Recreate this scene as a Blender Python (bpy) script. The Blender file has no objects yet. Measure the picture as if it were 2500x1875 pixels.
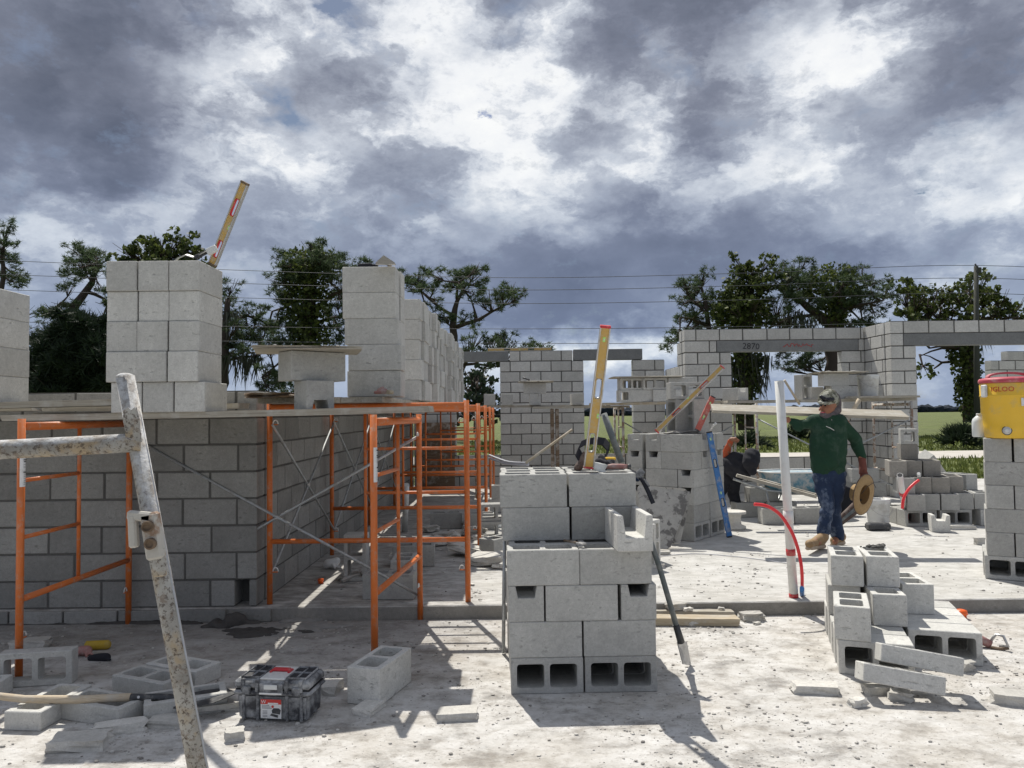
import bpy, bmesh, math, random
from mathutils import Vector, Matrix, Euler, Quaternion
random.seed(7)
R = math.radians
S = bpy.context.scene
C = S.collection

# ---------------------------------------------------------------- camera
FOC = 1878.0                                   # focal length in pixels of the 2500 px wide photo
PITCH, ROLL, CAMZ = R(2.15), 0.012, 1.53
fw = Vector((0, math.cos(PITCH), math.sin(PITCH)))
up0 = Vector((0, -math.sin(PITCH), math.cos(PITCH)))
rt = Vector((1, 0, 0)) * math.cos(ROLL) - up0 * math.sin(ROLL)
up = up0 * math.cos(ROLL) + Vector((1, 0, 0)) * math.sin(ROLL)
cam_d = bpy.data.cameras.new('camera')
cam_d.sensor_width = 36; cam_d.lens = 36 * FOC / 2500
cam_d.clip_start = 0.05; cam_d.clip_end = 3000
cam = bpy.data.objects.new('camera', cam_d); C.objects.link(cam)
cam.matrix_world = Matrix(((rt.x, up.x, -fw.x, 0), (rt.y, up.y, -fw.y, 0), (rt.z, up.z, -fw.z, CAMZ), (0, 0, 0, 1)))
S.camera = cam

def at(px, py, Y):                             # survey helper: point seen at a photo pixel, at distance Y
    d = fw + rt * ((px - 1250) / FOC) + up * ((937.5 - py) / FOC)
    k = Y / d.y
    return Vector((d.x * k, Y, CAMZ + d.z * k))
def gd(px, py, z=0.0):                         # point of the level z seen at a photo pixel
    d = fw + rt * ((px - 1250) / FOC) + up * ((937.5 - py) / FOC)
    k = (z - CAMZ) / d.z
    return Vector((d.x * k, d.y * k, z))
def ray(px, py):
    return (fw + rt * ((px - 1250) / FOC) + up * ((937.5 - py) / FOC)).normalized()

# ---------------------------------------------------------------- colour management
S.view_settings.view_transform = 'Standard'; S.view_settings.look = 'None'
S.view_settings.gamma = 1; S.view_settings.exposure = 0.0
S.view_settings.use_curve_mapping = False
S.render.engine = 'CYCLES'

# ---------------------------------------------------------------- sun
SUNV = Vector((-0.19, 0.565, 1.0)).normalized()
sun_d = bpy.data.lights.new('sun', 'SUN'); sun_d.energy = 5.0; sun_d.angle = R(0.5); sun_d.color = (1.0, 0.955, 0.87)
sun = bpy.data.objects.new('sun', sun_d); C.objects.link(sun)
sun.rotation_euler = SUNV.to_track_quat('Z', 'Y').to_euler()

# ---------------------------------------------------------------- node helper
class NT:
    def __init__(s, tree):
        s.t = tree; s.n = tree.nodes; s.l = tree.links
    def new(s, typ, **kw):
        n = s.n.new(typ)
        for k, v in kw.items(): setattr(n, k, v)
        return n
    def lk(s, a, b): s.l.new(a, b)
    def setin(s, sock, v):
        if isinstance(v, bpy.types.NodeSocket): s.l.new(v, sock)
        elif v is not None: sock.default_value = v
    def math(s, op, a, b=None, c=None, clamp=False):
        n = s.new('ShaderNodeMath', operation=op, use_clamp=clamp)
        for i, v in enumerate((a, b, c)):
            if v is not None: s.setin(n.inputs[i], v)
        return n.outputs[0]
    def vmath(s, op, a, b=None, scale=None):
        n = s.new('ShaderNodeVectorMath', operation=op)
        s.setin(n.inputs[0], a)
        if b is not None: s.setin(n.inputs[1], b)
        if scale is not None: s.setin(n.inputs['Scale'], scale)
        return n.outputs[0]
    def noise(s, vec, scale, detail=4, rough=0.55, dist=0.0, col=False):
        n = s.new('ShaderNodeTexNoise')
        if vec is not None: s.lk(vec, n.inputs['Vector'])
        n.inputs['Scale'].default_value = scale; n.inputs['Detail'].default_value = detail
        n.inputs['Roughness'].default_value = rough; n.inputs['Distortion'].default_value = dist
        return n.outputs['Color'] if col else n.outputs['Fac']
    def ramp(s, fac, stops, interp='LINEAR'):
        n = s.new('ShaderNodeValToRGB'); cr = n.color_ramp; cr.interpolation = interp
        while len(cr.elements) < len(stops): cr.elements.new(0.5)
        for e, (p, c) in zip(cr.elements, stops):
            e.position = p; e.color = (c[0], c[1], c[2], 1) if hasattr(c, '__len__') else (c, c, c, 1)
        s.setin(n.inputs[0], fac)
        return n.outputs[0]
    def mix(s, fac, a, b, mode='MIX'):
        n = s.new('ShaderNodeMix', data_type='RGBA', blend_type=mode)
        s.setin(n.inputs[0], fac)
        for i, v in ((6, a), (7, b)):
            if hasattr(v, '__len__') and not isinstance(v, bpy.types.NodeSocket) and len(v) == 3: v = (*v, 1)
            s.setin(n.inputs[i], v)
        return n.outputs[2]

# ---------------------------------------------------------------- world: clear sky behind broken storm clouds
W = bpy.data.worlds.new('World'); S.world = W; W.use_nodes = True
w = NT(W.node_tree); w.n.clear()
out = w.new('ShaderNodeOutputWorld')
sky = w.new('ShaderNodeTexSky', sky_type='NISHITA'); sky.sun_disc = False
sky.sun_elevation = math.asin(SUNV.z); sky.sun_rotation = math.atan2(SUNV.x, SUNV.y)
bg1 = w.new('ShaderNodeBackground'); w.lk(sky.outputs[0], bg1.inputs[0]); bg1.inputs[1].default_value = 0.06
tc = w.new('ShaderNodeTexCoord').outputs['Generated']
d0 = w.vmath('NORMALIZE', tc)
flat = w.new('ShaderNodeMapping'); flat.inputs['Scale'].default_value = (1, 1, 1.7); w.lk(d0, flat.inputs[0]); dz = flat.outputs[0]
n1 = w.noise(dz, 3.2, 5, 0.55, 0.0, True); n2 = w.noise(dz, 11, 7, 0.6, 0.0, True)
w1 = w.vmath('SCALE', w.vmath('SUBTRACT', n1, (.5, .5, .5)), scale=0.20)
w2 = w.vmath('SCALE', w.vmath('SUBTRACT', n2, (.5, .5, .5)), scale=0.13)
dw = w.vmath('ADD', w.vmath('ADD', d0, w1), w2)
def blob(px, py, rx, rz, amp, acc, vec=None):
    c = ray(px * 1.1302, py * 1.1302)
    m = w.new('ShaderNodeMapping')
    m.inputs['Scale'].default_value = (1 / rx, 1 / max(rx, .3), 1 / rz)
    m.inputs['Location'].default_value = (-c.x / rx, -c.y / max(rx, .3), -c.z / rz)
    w.lk(vec or dw, m.inputs[0])
    g = w.new('ShaderNodeTexGradient', gradient_type='QUADRATIC_SPHERE'); w.lk(m.outputs[0], g.inputs[0])
    return w.math('MULTIPLY_ADD', g.outputs['Fac'], amp, acc)
L = w.math('MULTIPLY', 1.0, 0.47)
BL = [ # display x, y, radius across, radius up, brightness change
 (110,130,.36,.22,-.62),(330,200,.20,.18,-.42),(200,330,.24,.12,-.38),(640,190,.09,.07,-.20),(800,240,.09,.06,-.35),(740,170,.08,.06,-.2),
 (1310,110,.15,.20,-.38),(1560,20,.30,.10,-.42),(1690,200,.12,.12,-.20),(2120,60,.22,.16,-.42),(1830,260,.18,.07,-.40),
 (2170,240,.12,.20,-.40),(1480,300,.055,.09,-.50),(2030,330,.12,.07,-.22),(1070,30,.08,.09,-.40),(930,120,.10,.05,-.3),(1250,340,.07,.06,-.25),
 (620,60,.17,.12,.62),(520,230,.15,.14,.50),(640,330,.22,.12,.42),(960,90,.10,.05,.45),(1060,260,.16,.13,.48),(1140,150,.08,.16,.55),
 (1210,30,.10,.12,.45),(1350,320,.15,.14,.72),(1180,370,.16,.10,.35),(70,400,.2,.13,.50),(350,410,.24,.12,.40),(1890,110,.17,.16,.70),
 (1760,150,.14,.15,.45),(1700,370,.24,.10,.40),(1980,380,.14,.08,.30),(2170,420,.11,.14,.70),(1860,470,.14,.05,.45),(850,300,.2,.1,.2),
 (1220,600,.55,.17,-.50),(1420,520,.30,.12,-.34),(1880,560,.28,.10,-.34),(980,470,.30,.10,-.06),(480,560,.5,.12,.02),
 (1150,690,.45,.06,-.30),(1800,640,.5,.08,-.10),(1280,775,.34,.055,.95),(1060,730,.15,.05,.30),(2080,600,.16,.05,.40),(760,480,.12,.04,.30),(930,520,.1,.05,.30)]
for b in BL: L = blob(b[0], b[1], b[2], b[3], b[4] * .80, L)
f1 = w.noise(dz, 3.6, 9, 0.58, 0.0); f2 = w.noise(dz, 15, 8, 0.70, 0.0)
wp = w.vmath('ADD', dz, w.vmath('SCALE', w.vmath('SUBTRACT', n2, (.5, .5, .5)), scale=.10))
f3 = w.noise(wp, 6.5, 6, 0.60, 0.0)
zz = w.new('ShaderNodeSeparateXYZ'); w.lk(d0, zz.inputs[0])
el = w.new('ShaderNodeMapRange'); w.lk(zz.outputs[2], el.inputs[0]); el.inputs[1].default_value = 0.08; el.inputs[2].default_value = 0.36
calm = w.math('MULTIPLY_ADD', el.outputs[0], .62, .38)           # distant cloud near the horizon is smoother
L2 = w.math('ADD', L, w.math('MULTIPLY', w.math('MULTIPLY', w.math('SUBTRACT', f1, .5), 1.10), calm))
soft = w.math('MULTIPLY', calm, w.math('MULTIPLY_ADD', L2, .95, .22, clamp=True))          # detail fades inside the thick dark cloud
f3s = w.new('ShaderNodeMapRange', interpolation_type='SMOOTHSTEP'); w.lk(f3, f3s.inputs[0]); f3s.inputs[1].default_value = .43; f3s.inputs[2].default_value = .57
f3s.inputs[3].default_value = -.5; f3s.inputs[4].default_value = .5
L3 = w.math('MULTIPLY_ADD', f3s.outputs[0], w.math('MULTIPLY', soft, .42), L2)
L3 = w.math('MULTIPLY_ADD', w.math('SUBTRACT', f3, .5), w.math('MULTIPLY', calm, w.math('MULTIPLY_ADD', soft, .5, .25)), L3)
L3 = w.math('MULTIPLY_ADD', w.math('SUBTRACT', f2, .5), w.math('MULTIPLY', soft, 1.0), L3)
L3 = w.math('MULTIPLY_ADD', L3, .60, .10)
hi = w.ramp(L3, [(0.0, (.11, .128, .178)), (.22, (.215, .238, .310)), (.38, (.38, .415, .495)), (.54, (.62, .66, .73)), (.70, (.88, .90, .93)), (.88, (.97, .98, .98)), (.93, (.30, .37, .60)), (1.0, (.15, .21, .45))])
lo = w.ramp(L3, [(0.0, (.115, .152, .245)), (.20, (.19, .240, .365)), (.38, (.33, .400, .54)), (.54, (.60, .67, .77)), (.72, (.93, .96, .98)), (1.0, (.95, .97, .98))])
cc = w.mix(el.outputs[0], lo, hi)
bg2 = w.new('ShaderNodeBackground'); w.lk(cc, bg2.inputs[0]); bg2.inputs[1].default_value = 1.0
hole = w.math('MULTIPLY', 1.0, 0.0)
for b in [(590,215,.055,.05,1.0),(745,15,.07,.06,1.0),(1075,70,.05,.06,.5),(60,415,.04,.05,.7),(1945,400,.02,.015,1.0)]: hole = blob(*b, hole)
hole = w.math('MULTIPLY', w.math('ADD', hole, w.math('MULTIPLY', w.math('SUBTRACT', f2, .56), 2.0), clamp=True), 1.6, clamp=True)
ms = w.new('ShaderNodeMixShader'); w.lk(hole, ms.inputs[0]); w.lk(bg2.outputs[0], ms.inputs[1]); w.lk(bg1.outputs[0], ms.inputs[2])
w.lk(ms.outputs[0], out.inputs[0])
W.cycles.sampling_method = 'MANUAL'; W.cycles.sample_map_resolution = 512

# ---------------------------------------------------------------- materials
MATS = {}
def material(name):
    m = bpy.data.materials.new(name); m.use_nodes = True
    t = NT(m.node_tree); b = t.n['Principled BSDF']
    MATS[name] = m
    return m, t, b
def coords(t, spread=20.0):
    o = t.new('ShaderNodeTexCoord').outputs['Object']
    r = t.new('ShaderNodeObjectInfo').outputs['Random']
    off = t.vmath('SCALE', (1.0, 1.7, 0.6), scale=t.math('MULTIPLY', r, spread))
    return t.vmath('ADD', o, off), r
def bump(t, b, h, strength, dist=0.01):
    n = t.new('ShaderNodeBump'); n.inputs['Strength'].default_value = strength; n.inputs['Distance'].default_value = dist
    t.lk(h, n.inputs['Height']); t.lk(n.outputs[0], b.inputs['Normal'])
def concrete(name, base, var=0.18, speck=0.5, rough=0.92, dust=0.0, spread=20.0):
    m, t, b = material(name); v, r = coords(t, spread)
    big = t.noise(v, 5, 5, .6); fine = t.noise(v, 120, 3, .6); mid = t.noise(v, 38, 4, .65)
    br = t.math('MULTIPLY_ADD', r, var, 1 - var / 2)
    br = t.math('MULTIPLY', br, t.math('MULTIPLY_ADD', big, .50, .75))
    br = t.math('MULTIPLY', br, t.math('MULTIPLY_ADD', fine, .44, .78))
    br = t.math('MULTIPLY', br, t.math('MULTIPLY_ADD', mid, .55, .725))
    dent = t.new('ShaderNodeMapping'); dent.inputs['Scale'].default_value = (22, 22, 55); t.lk(v, dent.inputs[0])
    dn = t.math('MULTIPLY', t.ramp(t.noise(dent.outputs[0], 1.0, 3, .5), [(.60, 0), (.70, 1)]), t.ramp(big, [(.42, 0), (.60, 1)]))
    br2 = t.new('ShaderNodeVectorMath', operation='SCALE'); br2.inputs[0].default_value = base; t.lk(br, br2.inputs['Scale'])
    vor = t.new('ShaderNodeTexVoronoi'); t.lk(v, vor.inputs['Vector']); vor.inputs['Scale'].default_value = 85; vor.inputs['Randomness'].default_value = 1
    pit = t.math('MULTIPLY', t.ramp(vor.outputs['Distance'], [(0.0, 1), (.30, 0)]), t.ramp(mid, [(.50, 0), (.62, 1)]))
    colr = t.mix(t.math('MULTIPLY', pit, speck), br2.outputs[0], tuple(c * .35 for c in base))
    colr = t.mix(t.math('MULTIPLY', dn, speck * .55), colr, tuple(c * .45 for c in base))
    b.inputs['Roughness'].default_value = rough; b.inputs['Specular IOR Level'].default_value = 0.2
    t.lk(colr, b.inputs['Base Color'])
    h = t.math('SUBTRACT', t.math('MULTIPLY_ADD', mid, .5, t.math('MULTIPLY', fine, .5)), t.math('ADD', pit, dn))
    bump(t, b, h, 0.55, 0.004)
    return m
M = {}
M['block'] = concrete('grey_block', (.395, .393, .375), var=.28, speck=.9)
M['block_brown'] = concrete('brown_block', (.285, .270, .245), var=.30, speck=.6)  # darker, browner tone for some blocks of the pyramid pile
M['block_pale'] = concrete('pale_block', (.510, .505, .480), speck=1.0, var=.24)
M['block_wall'] = concrete('wall_block', (.275, .272, .258), var=.34, speck=.9)  # left walls stand in shade; that shade is put into the darker colour
M['block_lit'] = concrete('wall_block_lit', (.490, .485, .462), var=.26, speck=.7)  # lighter copy of the wall block colour for the less shaded walls
M['mortar'] = concrete('mortar', (.120, .117, .110), speck=.3, var=.05)
M['lintel'] = concrete('lintel_concrete', (.200, .205, .205), speck=.2)
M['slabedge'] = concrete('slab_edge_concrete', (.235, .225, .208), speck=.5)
M['rubble'] = concrete('broken_concrete', (.520, .505, .470), speck=.3, var=.3)

def simple(name, col, rough=.6, metal=0.0, var=.15, scale=12, dirt=None, dirt_amt=.3, dirt_scale=6, bmp=.15, spec=.4, coat=0, dirt_lo=.5, dirt_hi=.62, stretch=None):
    m, t, b = material(name); v, r = coords(t)
    if stretch:
        mp = t.new('ShaderNodeMapping'); mp.inputs['Scale'].default_value = stretch; t.lk(v, mp.inputs[0]); v = mp.outputs[0]
    n = t.noise(v, scale, 5, .6); g = t.noise(v, scale * 7, 3, .6)
    s = t.new('ShaderNodeVectorMath', operation='SCALE'); s.inputs[0].default_value = col
    t.lk(t.math('MULTIPLY_ADD', n, var * 2, t.math('MULTIPLY_ADD', g, var, 1 - var * 1.5)), s.inputs['Scale'])
    c = s.outputs[0]
    if dirt:
        dn = t.noise(v, dirt_scale, 8, .68)
        f = t.math('MULTIPLY', t.ramp(dn, [(dirt_lo, 0), (dirt_hi, 1)]), dirt_amt)
        c = t.mix(f, c, dirt)
        if metal: t.lk(t.math('MULTIPLY_ADD', f, -metal, metal), b.inputs['Metallic'])
        t.lk(t.math('MULTIPLY_ADD', f, .9 - rough, rough, clamp=True), b.inputs['Roughness'])
    else:
        b.inputs['Roughness'].default_value = rough; b.inputs['Metallic'].default_value = metal
    b.inputs['Specular IOR Level'].default_value = spec
    t.lk(c, b.inputs['Base Color'])
    if bmp: bump(t, b, t.math('ADD', n, t.math('MULTIPLY', g, .4)), bmp, .004)
    return m
M['orange'] = simple('orange_paint', (.60, .155, .035), .42, 0, .10, 9, (.42, .33, .26), .55, 22, .12, dirt_lo=.52, dirt_hi=.66)
M['rust_pipe'] = simple('rusty_cement_pipe', (.40, .39, .36), .8, 0, .2, 18, (.17, .10, .055), .85, 26, .5, dirt_lo=.50, dirt_hi=.56)
def crusted():
    m, t, b = material('rusty_cement_pipe'); v, r = coords(t, 3)
    a = t.noise(v, 9, 7, .65); c1 = t.noise(v, 42, 6, .75); c2 = t.noise(v, 110, 4, .7)
    c = t.ramp(a, [(.35, (.24, .23, .21)), (.5, (.36, .345, .315)), (.65, (.46, .45, .42))])
    c = t.mix(t.math('MULTIPLY', t.ramp(t.noise(v, 11, 5, .6, .3), [(.52, 0), (.62, 1)]), .50), c, (.42, .29, .13))
    c = t.mix(t.math('MULTIPLY', t.ramp(c1, [(.54, 0), (.60, 1)]), .70), c, (.20, .155, .12))
    c = t.mix(t.math('MULTIPLY', t.ramp(c2, [(.53, 0), (.60, 1)]), .75), c, (.075, .055, .045))
    g = t.new('ShaderNodeNewGeometry'); s = t.new('ShaderNodeSeparateXYZ'); t.lk(g.outputs['Normal'], s.inputs[0])
    crust = t.math('MULTIPLY', t.ramp(s.outputs[2], [(.25, 0), (.5, 1)]), t.ramp(c1, [(.40, 1), (.58, .3)]))
    c = t.mix(crust, c, (.62, .62, .62))
    t.lk(c, b.inputs['Base Color']); b.inputs['Roughness'].default_value = .85; b.inputs['Specular IOR Level'].default_value = .2
    bump(t, b, t.math('ADD', a, t.math('ADD', t.math('MULTIPLY', c1, .8), t.math('MULTIPLY', c2, .5))), .8, .004); return m
M['rust_pipe'] = crusted()
M['old_frame'] = simple('old_scaffold_paint', (.46, .44, .40), .8, 0, .2, 14, (.24, .13, .07), .8, 12, .3, dirt_lo=.48, dirt_hi=.56)
M['galv'] = simple('galvanised_steel', (.42, .44, .45), .45, .7, .15, 20, (.30, .29, .27), .7, 16, .15)
M['steel'] = simple('worn_steel', (.50, .50, .50), .38, .85, .15, 18, (.33, .31, .28), .5, 12, .1)
M['darkmetal'] = simple('dark_metal', (.055, .057, .062), .5, .3, .2, 20, (.25, .24, .22), .5, 14, .1)
M['greypipe'] = simple('dark_grey_pipe', (.12, .14, .145), .6, 0, .15, 20, (.3, .3, .28), .5, 10, .1)
M['yellow_metal'] = simple('yellow_level_paint', (.56, .36, .105), .45, 0, .10, 30, (.50, .42, .30), .65, 24, .08, dirt_lo=.48, dirt_hi=.62)
M['redp'] = simple('red_plastic', (.55, .035, .045), .4, 0, .10, 12, (.5, .42, .36), .35, 14, .05)
M['redtube'] = simple('red_flexible_tube', (.78, .045, .055), .35, 0, .06, 12, None, bmp=.05)
M['redlevel'] = simple('faded_red_paint', (.50, .13, .10), .5, 0, .12, 20, (.5, .45, .4), .55, 18, .05)
M['dustypink'] = simple('dusty_pink_rubber', (.34, .17, .155), .7, 0, .15, 14, (.45, .40, .37), .6, 12, .1)
M['lid'] = simple('dusty_red_lid', (.48, .07, .10), .5, 0, .10, 12, (.55, .35, .34), .5, 9, .05)
M['cooler'] = simple('yellow_plastic', (.80, .50, .045), .42, 0, .06, 8, (.52, .40, .20), .55, 7, .04)
M['pvc'] = simple('white_pvc', (.72, .72, .70), .35, 0, .05, 9, (.52, .50, .47), .30, 10, .03)
M['whitep'] = simple('white_plastic', (.66, .67, .66), .4, 0, .08, 12, (.42, .41, .38), .55, 9, .04)
M['sticker'] = simple('white_sticker', (.74, .74, .73), .5, 0, .05, 20, (.4, .38, .34), .3, 20, 0)
M['black'] = simple('black_plastic', (.035, .037, .045), .5, 0, .2, 15, (.40, .41, .42), .95, 13, .1, dirt_lo=.40, dirt_hi=.64)
M['ink'] = simple('black_ink', (.03, .03, .035), .7, 0, .1, 20, None, bmp=0)
M['inkred'] = simple('red_ink', (.55, .05, .04), .7, 0, .1, 20, None, bmp=0)
M['inkgrey'] = simple('grey_ink', (.28, .28, .29), .7, 0, .1, 20, None, bmp=0)
M['blackcloth'] = simple('black_cloth', (.018, .019, .026), .9, 0, .25, 30, None, bmp=.3)
M['leather'] = simple('brown_leather', (.085, .055, .045), .75, 0, .25, 20, (.25, .22, .2), .4, 12, .3)
M['bluelevel'] = simple('blue_paint', (.055, .20, .50), .45, 0, .12, 20, (.42, .42, .42), .6, 14, .05)
M['bluetray'] = simple('blue_barrow_paint', (.10, .26, .36), .6, 0, .2, 14, (.48, .50, .50), .9, 7, .2, dirt_lo=.42, dirt_hi=.55)
M['vial'] = simple('green_vial', (.45, .80, .22), .15, 0, .05, 20, None, bmp=0)
M['bottle'] = simple('cloudy_bottle', (.72, .75, .75), .3, 0, .06, 20, None, bmp=.03)
M['hose'] = simple('green_hose', (.03, .17, .13), .5, 0, .1, 20, None, bmp=0)
M['cord'] = simple('pale_cable', (.45, .46, .50), .6, 0, .1, 20, None, bmp=0)
M['orange_cap'] = simple('orange_plastic', (.85, .13, .02), .4, 0, .05, 20, None, bmp=0)
M['yellowrag'] = simple('yellow_grip', (.46, .31, .03), .6, 0, .25, 60, (.35, .30, .2), bmp=.4)
M['mud'] = simple('dark_mortar_mud', (.075, .070, .066), .95, 0, .35, 14, None, bmp=.9)
M['muddry'] = simple('drying_mortar', (.27, .262, .25), .95, 0, .3, 18, None, bmp=.9)
M['skin'] = simple('tanned_skin', (.30, .130, .075), .55, 0, .10, 20, None, bmp=.05)
M['greenshirt'] = simple('dark_green_shirt', (.009, .042, .022), .85, 0, .22, 7, (.10, .14, .11), .25, 10, .35)
M['denim'] = simple('blue_denim', (.016, .032, .075), .85, 0, .35, 8, (.22, .27, .36), .6, 7, .4, dirt_lo=.52, dirt_hi=.66)
M['boot'] = simple('tan_boot_leather', (.30, .195, .10), .7, 0, .2, 20, (.5, .42, .32), .4, 10, .2)
M['sole'] = simple('pale_boot_sole', (.42, .34, .26), .8, 0, .2, 20, None, bmp=.1)
M['straw'] = simple('woven_straw', (.36, .24, .115), .8, 0, .2, 55, (.22, .12, .05), .4, 40, .5)
M['strawdark'] = simple('dark_straw', (.20, .115, .045), .8, 0, .2, 55, None, bmp=.5)
M['redglove'] = simple('dark_red_glove', (.15, .050, .038), .85, 0, .25, 20, None, bmp=.3)
M['camo'] = simple('camouflage_cloth', (.32, .32, .27), .85, 0, .1, 14, (.085, .085, .06), .9, 17, .2, dirt_lo=.47, dirt_hi=.50)
M['scarf'] = simple('grey_brown_neck_cloth', (.10, .085, .09), .9, 0, .2, 20, (.2, .18, .19), .5, 12, .3)
M['orangeshirt'] = simple('rust_orange_cloth', (.42, .085, .035), .85, 0, .2, 10, None, bmp=.3)
M['glasses'] = simple('dark_glasses', (.010, .010, .014), .12, 0, .05, 20, None, bmp=0)
M['pole'] = simple('treated_pole', (.060, .062, .052), .9, 0, .2, 12, None, bmp=.2, stretch=(6, 6, 1))
M['wire'] = simple('power_cable', (.05, .055, .065), .7, 0, .1, 20, None, bmp=0)
M['bark'] = simple('pine_bark', (.060, .046, .038), .95, 0, .35, 5, None, bmp=.6, stretch=(4, 4, 1))
M['road'] = simple('pale_road', (.50, .47, .43), .95, 0, .10, 2, (.36, .33, .27), .4, 1.5, .1)

def wood(name, c1, c2, sc=1.0):
    m, t, b = material(name); v, r = coords(t)
    mp = t.new('ShaderNodeMapping'); mp.inputs['Scale'].default_value = (1.2 * sc, 30 * sc, 30 * sc); t.lk(v, mp.inputs[0])
    n = t.noise(mp.outputs[0], 2.2, 6, .65, .6); k = t.noise(v, 9, 5, .6)
    c = t.ramp(n, [(.3, c2), (.62, c1)])
    c = t.mix(t.math('MULTIPLY', t.ramp(k, [(.5, 0), (.68, 1)]), .6), c, (.50, .49, .46))
    t.lk(c, b.inputs['Base Color']); b.inputs['Roughness'].default_value = .85; b.inputs['Specular IOR Level'].default_value = .2
    bump(t, b, n, .5, .004); return m
M['plank'] = wood('weathered_plank', (.42, .39, .33), (.25, .225, .185))
M['plank_tan'] = wood('tan_plank', (.47, .41, .31), (.33, .27, .19))
M['handle'] = wood('pale_wood_handle', (.58, .49, .37), (.42, .34, .24), 2)
M['oldwood'] = wood('brown_old_wood', (.22, .16, .11), (.10, .07, .05))

def leafmat(name, c1, c2, trans=.25):
    m, t, b = material(name)
    g = t.new('ShaderNodeNewGeometry'); rr = g.outputs['Random Per Island']
    c = t.ramp(rr, [(0, c1), (1, c2)])
    t.lk(c, b.inputs['Base Color']); b.inputs['Roughness'].default_value = .6; b.inputs['Specular IOR Level'].default_value = .25
    tr = t.new('ShaderNodeBsdfTranslucent'); t.lk(c, tr.inputs[0])
    mx = t.new('ShaderNodeMixShader'); mx.inputs[0].default_value = trans
    o = t.n['Material Output']; t.lk(b.outputs[0], mx.inputs[1]); t.lk(tr.outputs[0], mx.inputs[2]); t.lk(mx.outputs[0], o.inputs[0])
    return m
M['needles'] = leafmat('pine_needles', (.030, .052, .024), (.120, .165, .080), .38)
M['vine'] = leafmat('vine_leaves', (.020, .036, .012), (.13, .16, .040), .35)
M['darkleaf'] = leafmat('dark_leaves', (.012, .022, .012), (.032, .052, .025), .15)
M['moss'] = leafmat('hanging_moss', (.045, .050, .035), (.10, .105, .08), .2)
M['grass'] = leafmat('grass_blades', (.065, .095, .020), (.20, .225, .065), .35)

def ground_mat():
    m, t, b = material('dusty_concrete')
    o = t.new('ShaderNodeTexCoord').outputs['Object']
    st = t.new('ShaderNodeMapping'); st.inputs['Scale'].default_value = (1, 1.25, 1); t.lk(o, st.inputs[0]); v = st.outputs[0]
    a = t.noise(v, 1.1, 8, .62, .3); bn = t.noise(v, 4.5, 9, .7, .15); cn = t.noise(v, 26, 6, .7); fn = t.noise(v, 170, 3, .6)
    c = t.ramp(bn, [(.30, (.22, .21, .20)), (.41, (.39, .375, .355)), (.50, (.54, .525, .50)), (.66, (.66, .65, .635))])
    c = t.mix(t.math('MULTIPLY', t.ramp(a, [(.44, 0), (.66, 1)]), .32), c, (.41, .35, .27))
    c = t.mix(t.math('MULTIPLY', t.ramp(cn, [(.56, 0), (.66, 1)]), .55), c, (.27, .245, .22))
    gn = t.noise(v, 12, 9, .72, .2)
    c = t.mix(t.math('MULTIPLY', t.ramp(gn, [(.53, 0), (.62, 1)]), .50), c, (.29, .262, .23))
    c = t.mix(t.math('MULTIPLY', t.ramp(gn, [(.34, 1), (.44, 0)]), .45), c, (.72, .715, .70))
    vor = t.new('ShaderNodeTexVoronoi'); t.lk(v, vor.inputs['Vector']); vor.inputs['Scale'].default_value = 34
    sp = t.math('MULTIPLY', t.ramp(vor.outputs['Distance'], [(.05, 1), (.22, 0)]), t.ramp(t.noise(v, 6, 4, .6), [(.46, 0), (.60, 1)]))
    c = t.mix(t.math('MULTIPLY', sp, .8), c, (.17, .15, .135))
    # trowel swirls of spilt cement
    c = t.mix(t.math('MULTIPLY', t.ramp(t.noise(v, 2.6, 7, .62), [(.55, 0), (.68, 1)]), .55), c, (.68, .675, .66))
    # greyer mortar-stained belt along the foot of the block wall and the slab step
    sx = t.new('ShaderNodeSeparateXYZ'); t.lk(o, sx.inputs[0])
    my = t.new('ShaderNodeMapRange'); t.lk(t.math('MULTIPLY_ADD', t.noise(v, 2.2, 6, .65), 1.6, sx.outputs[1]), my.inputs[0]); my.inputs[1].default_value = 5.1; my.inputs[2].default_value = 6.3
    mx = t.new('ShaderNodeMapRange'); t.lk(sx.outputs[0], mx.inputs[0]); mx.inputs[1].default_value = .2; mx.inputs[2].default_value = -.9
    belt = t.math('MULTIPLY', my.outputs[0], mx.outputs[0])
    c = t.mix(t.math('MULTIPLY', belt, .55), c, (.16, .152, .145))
    t.lk(c, b.inputs['Base Color']); b.inputs['Roughness'].default_value = .95; b.inputs['Specular IOR Level'].default_value = .15
    h = t.math('ADD', t.math('MULTIPLY', bn, .8), t.math('MULTIPLY_ADD', cn, .5, t.math('MULTIPLY', fn, .22)))
    bump(t, b, h, .75, .02)
    return m
M['ground'] = ground_mat()
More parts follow.
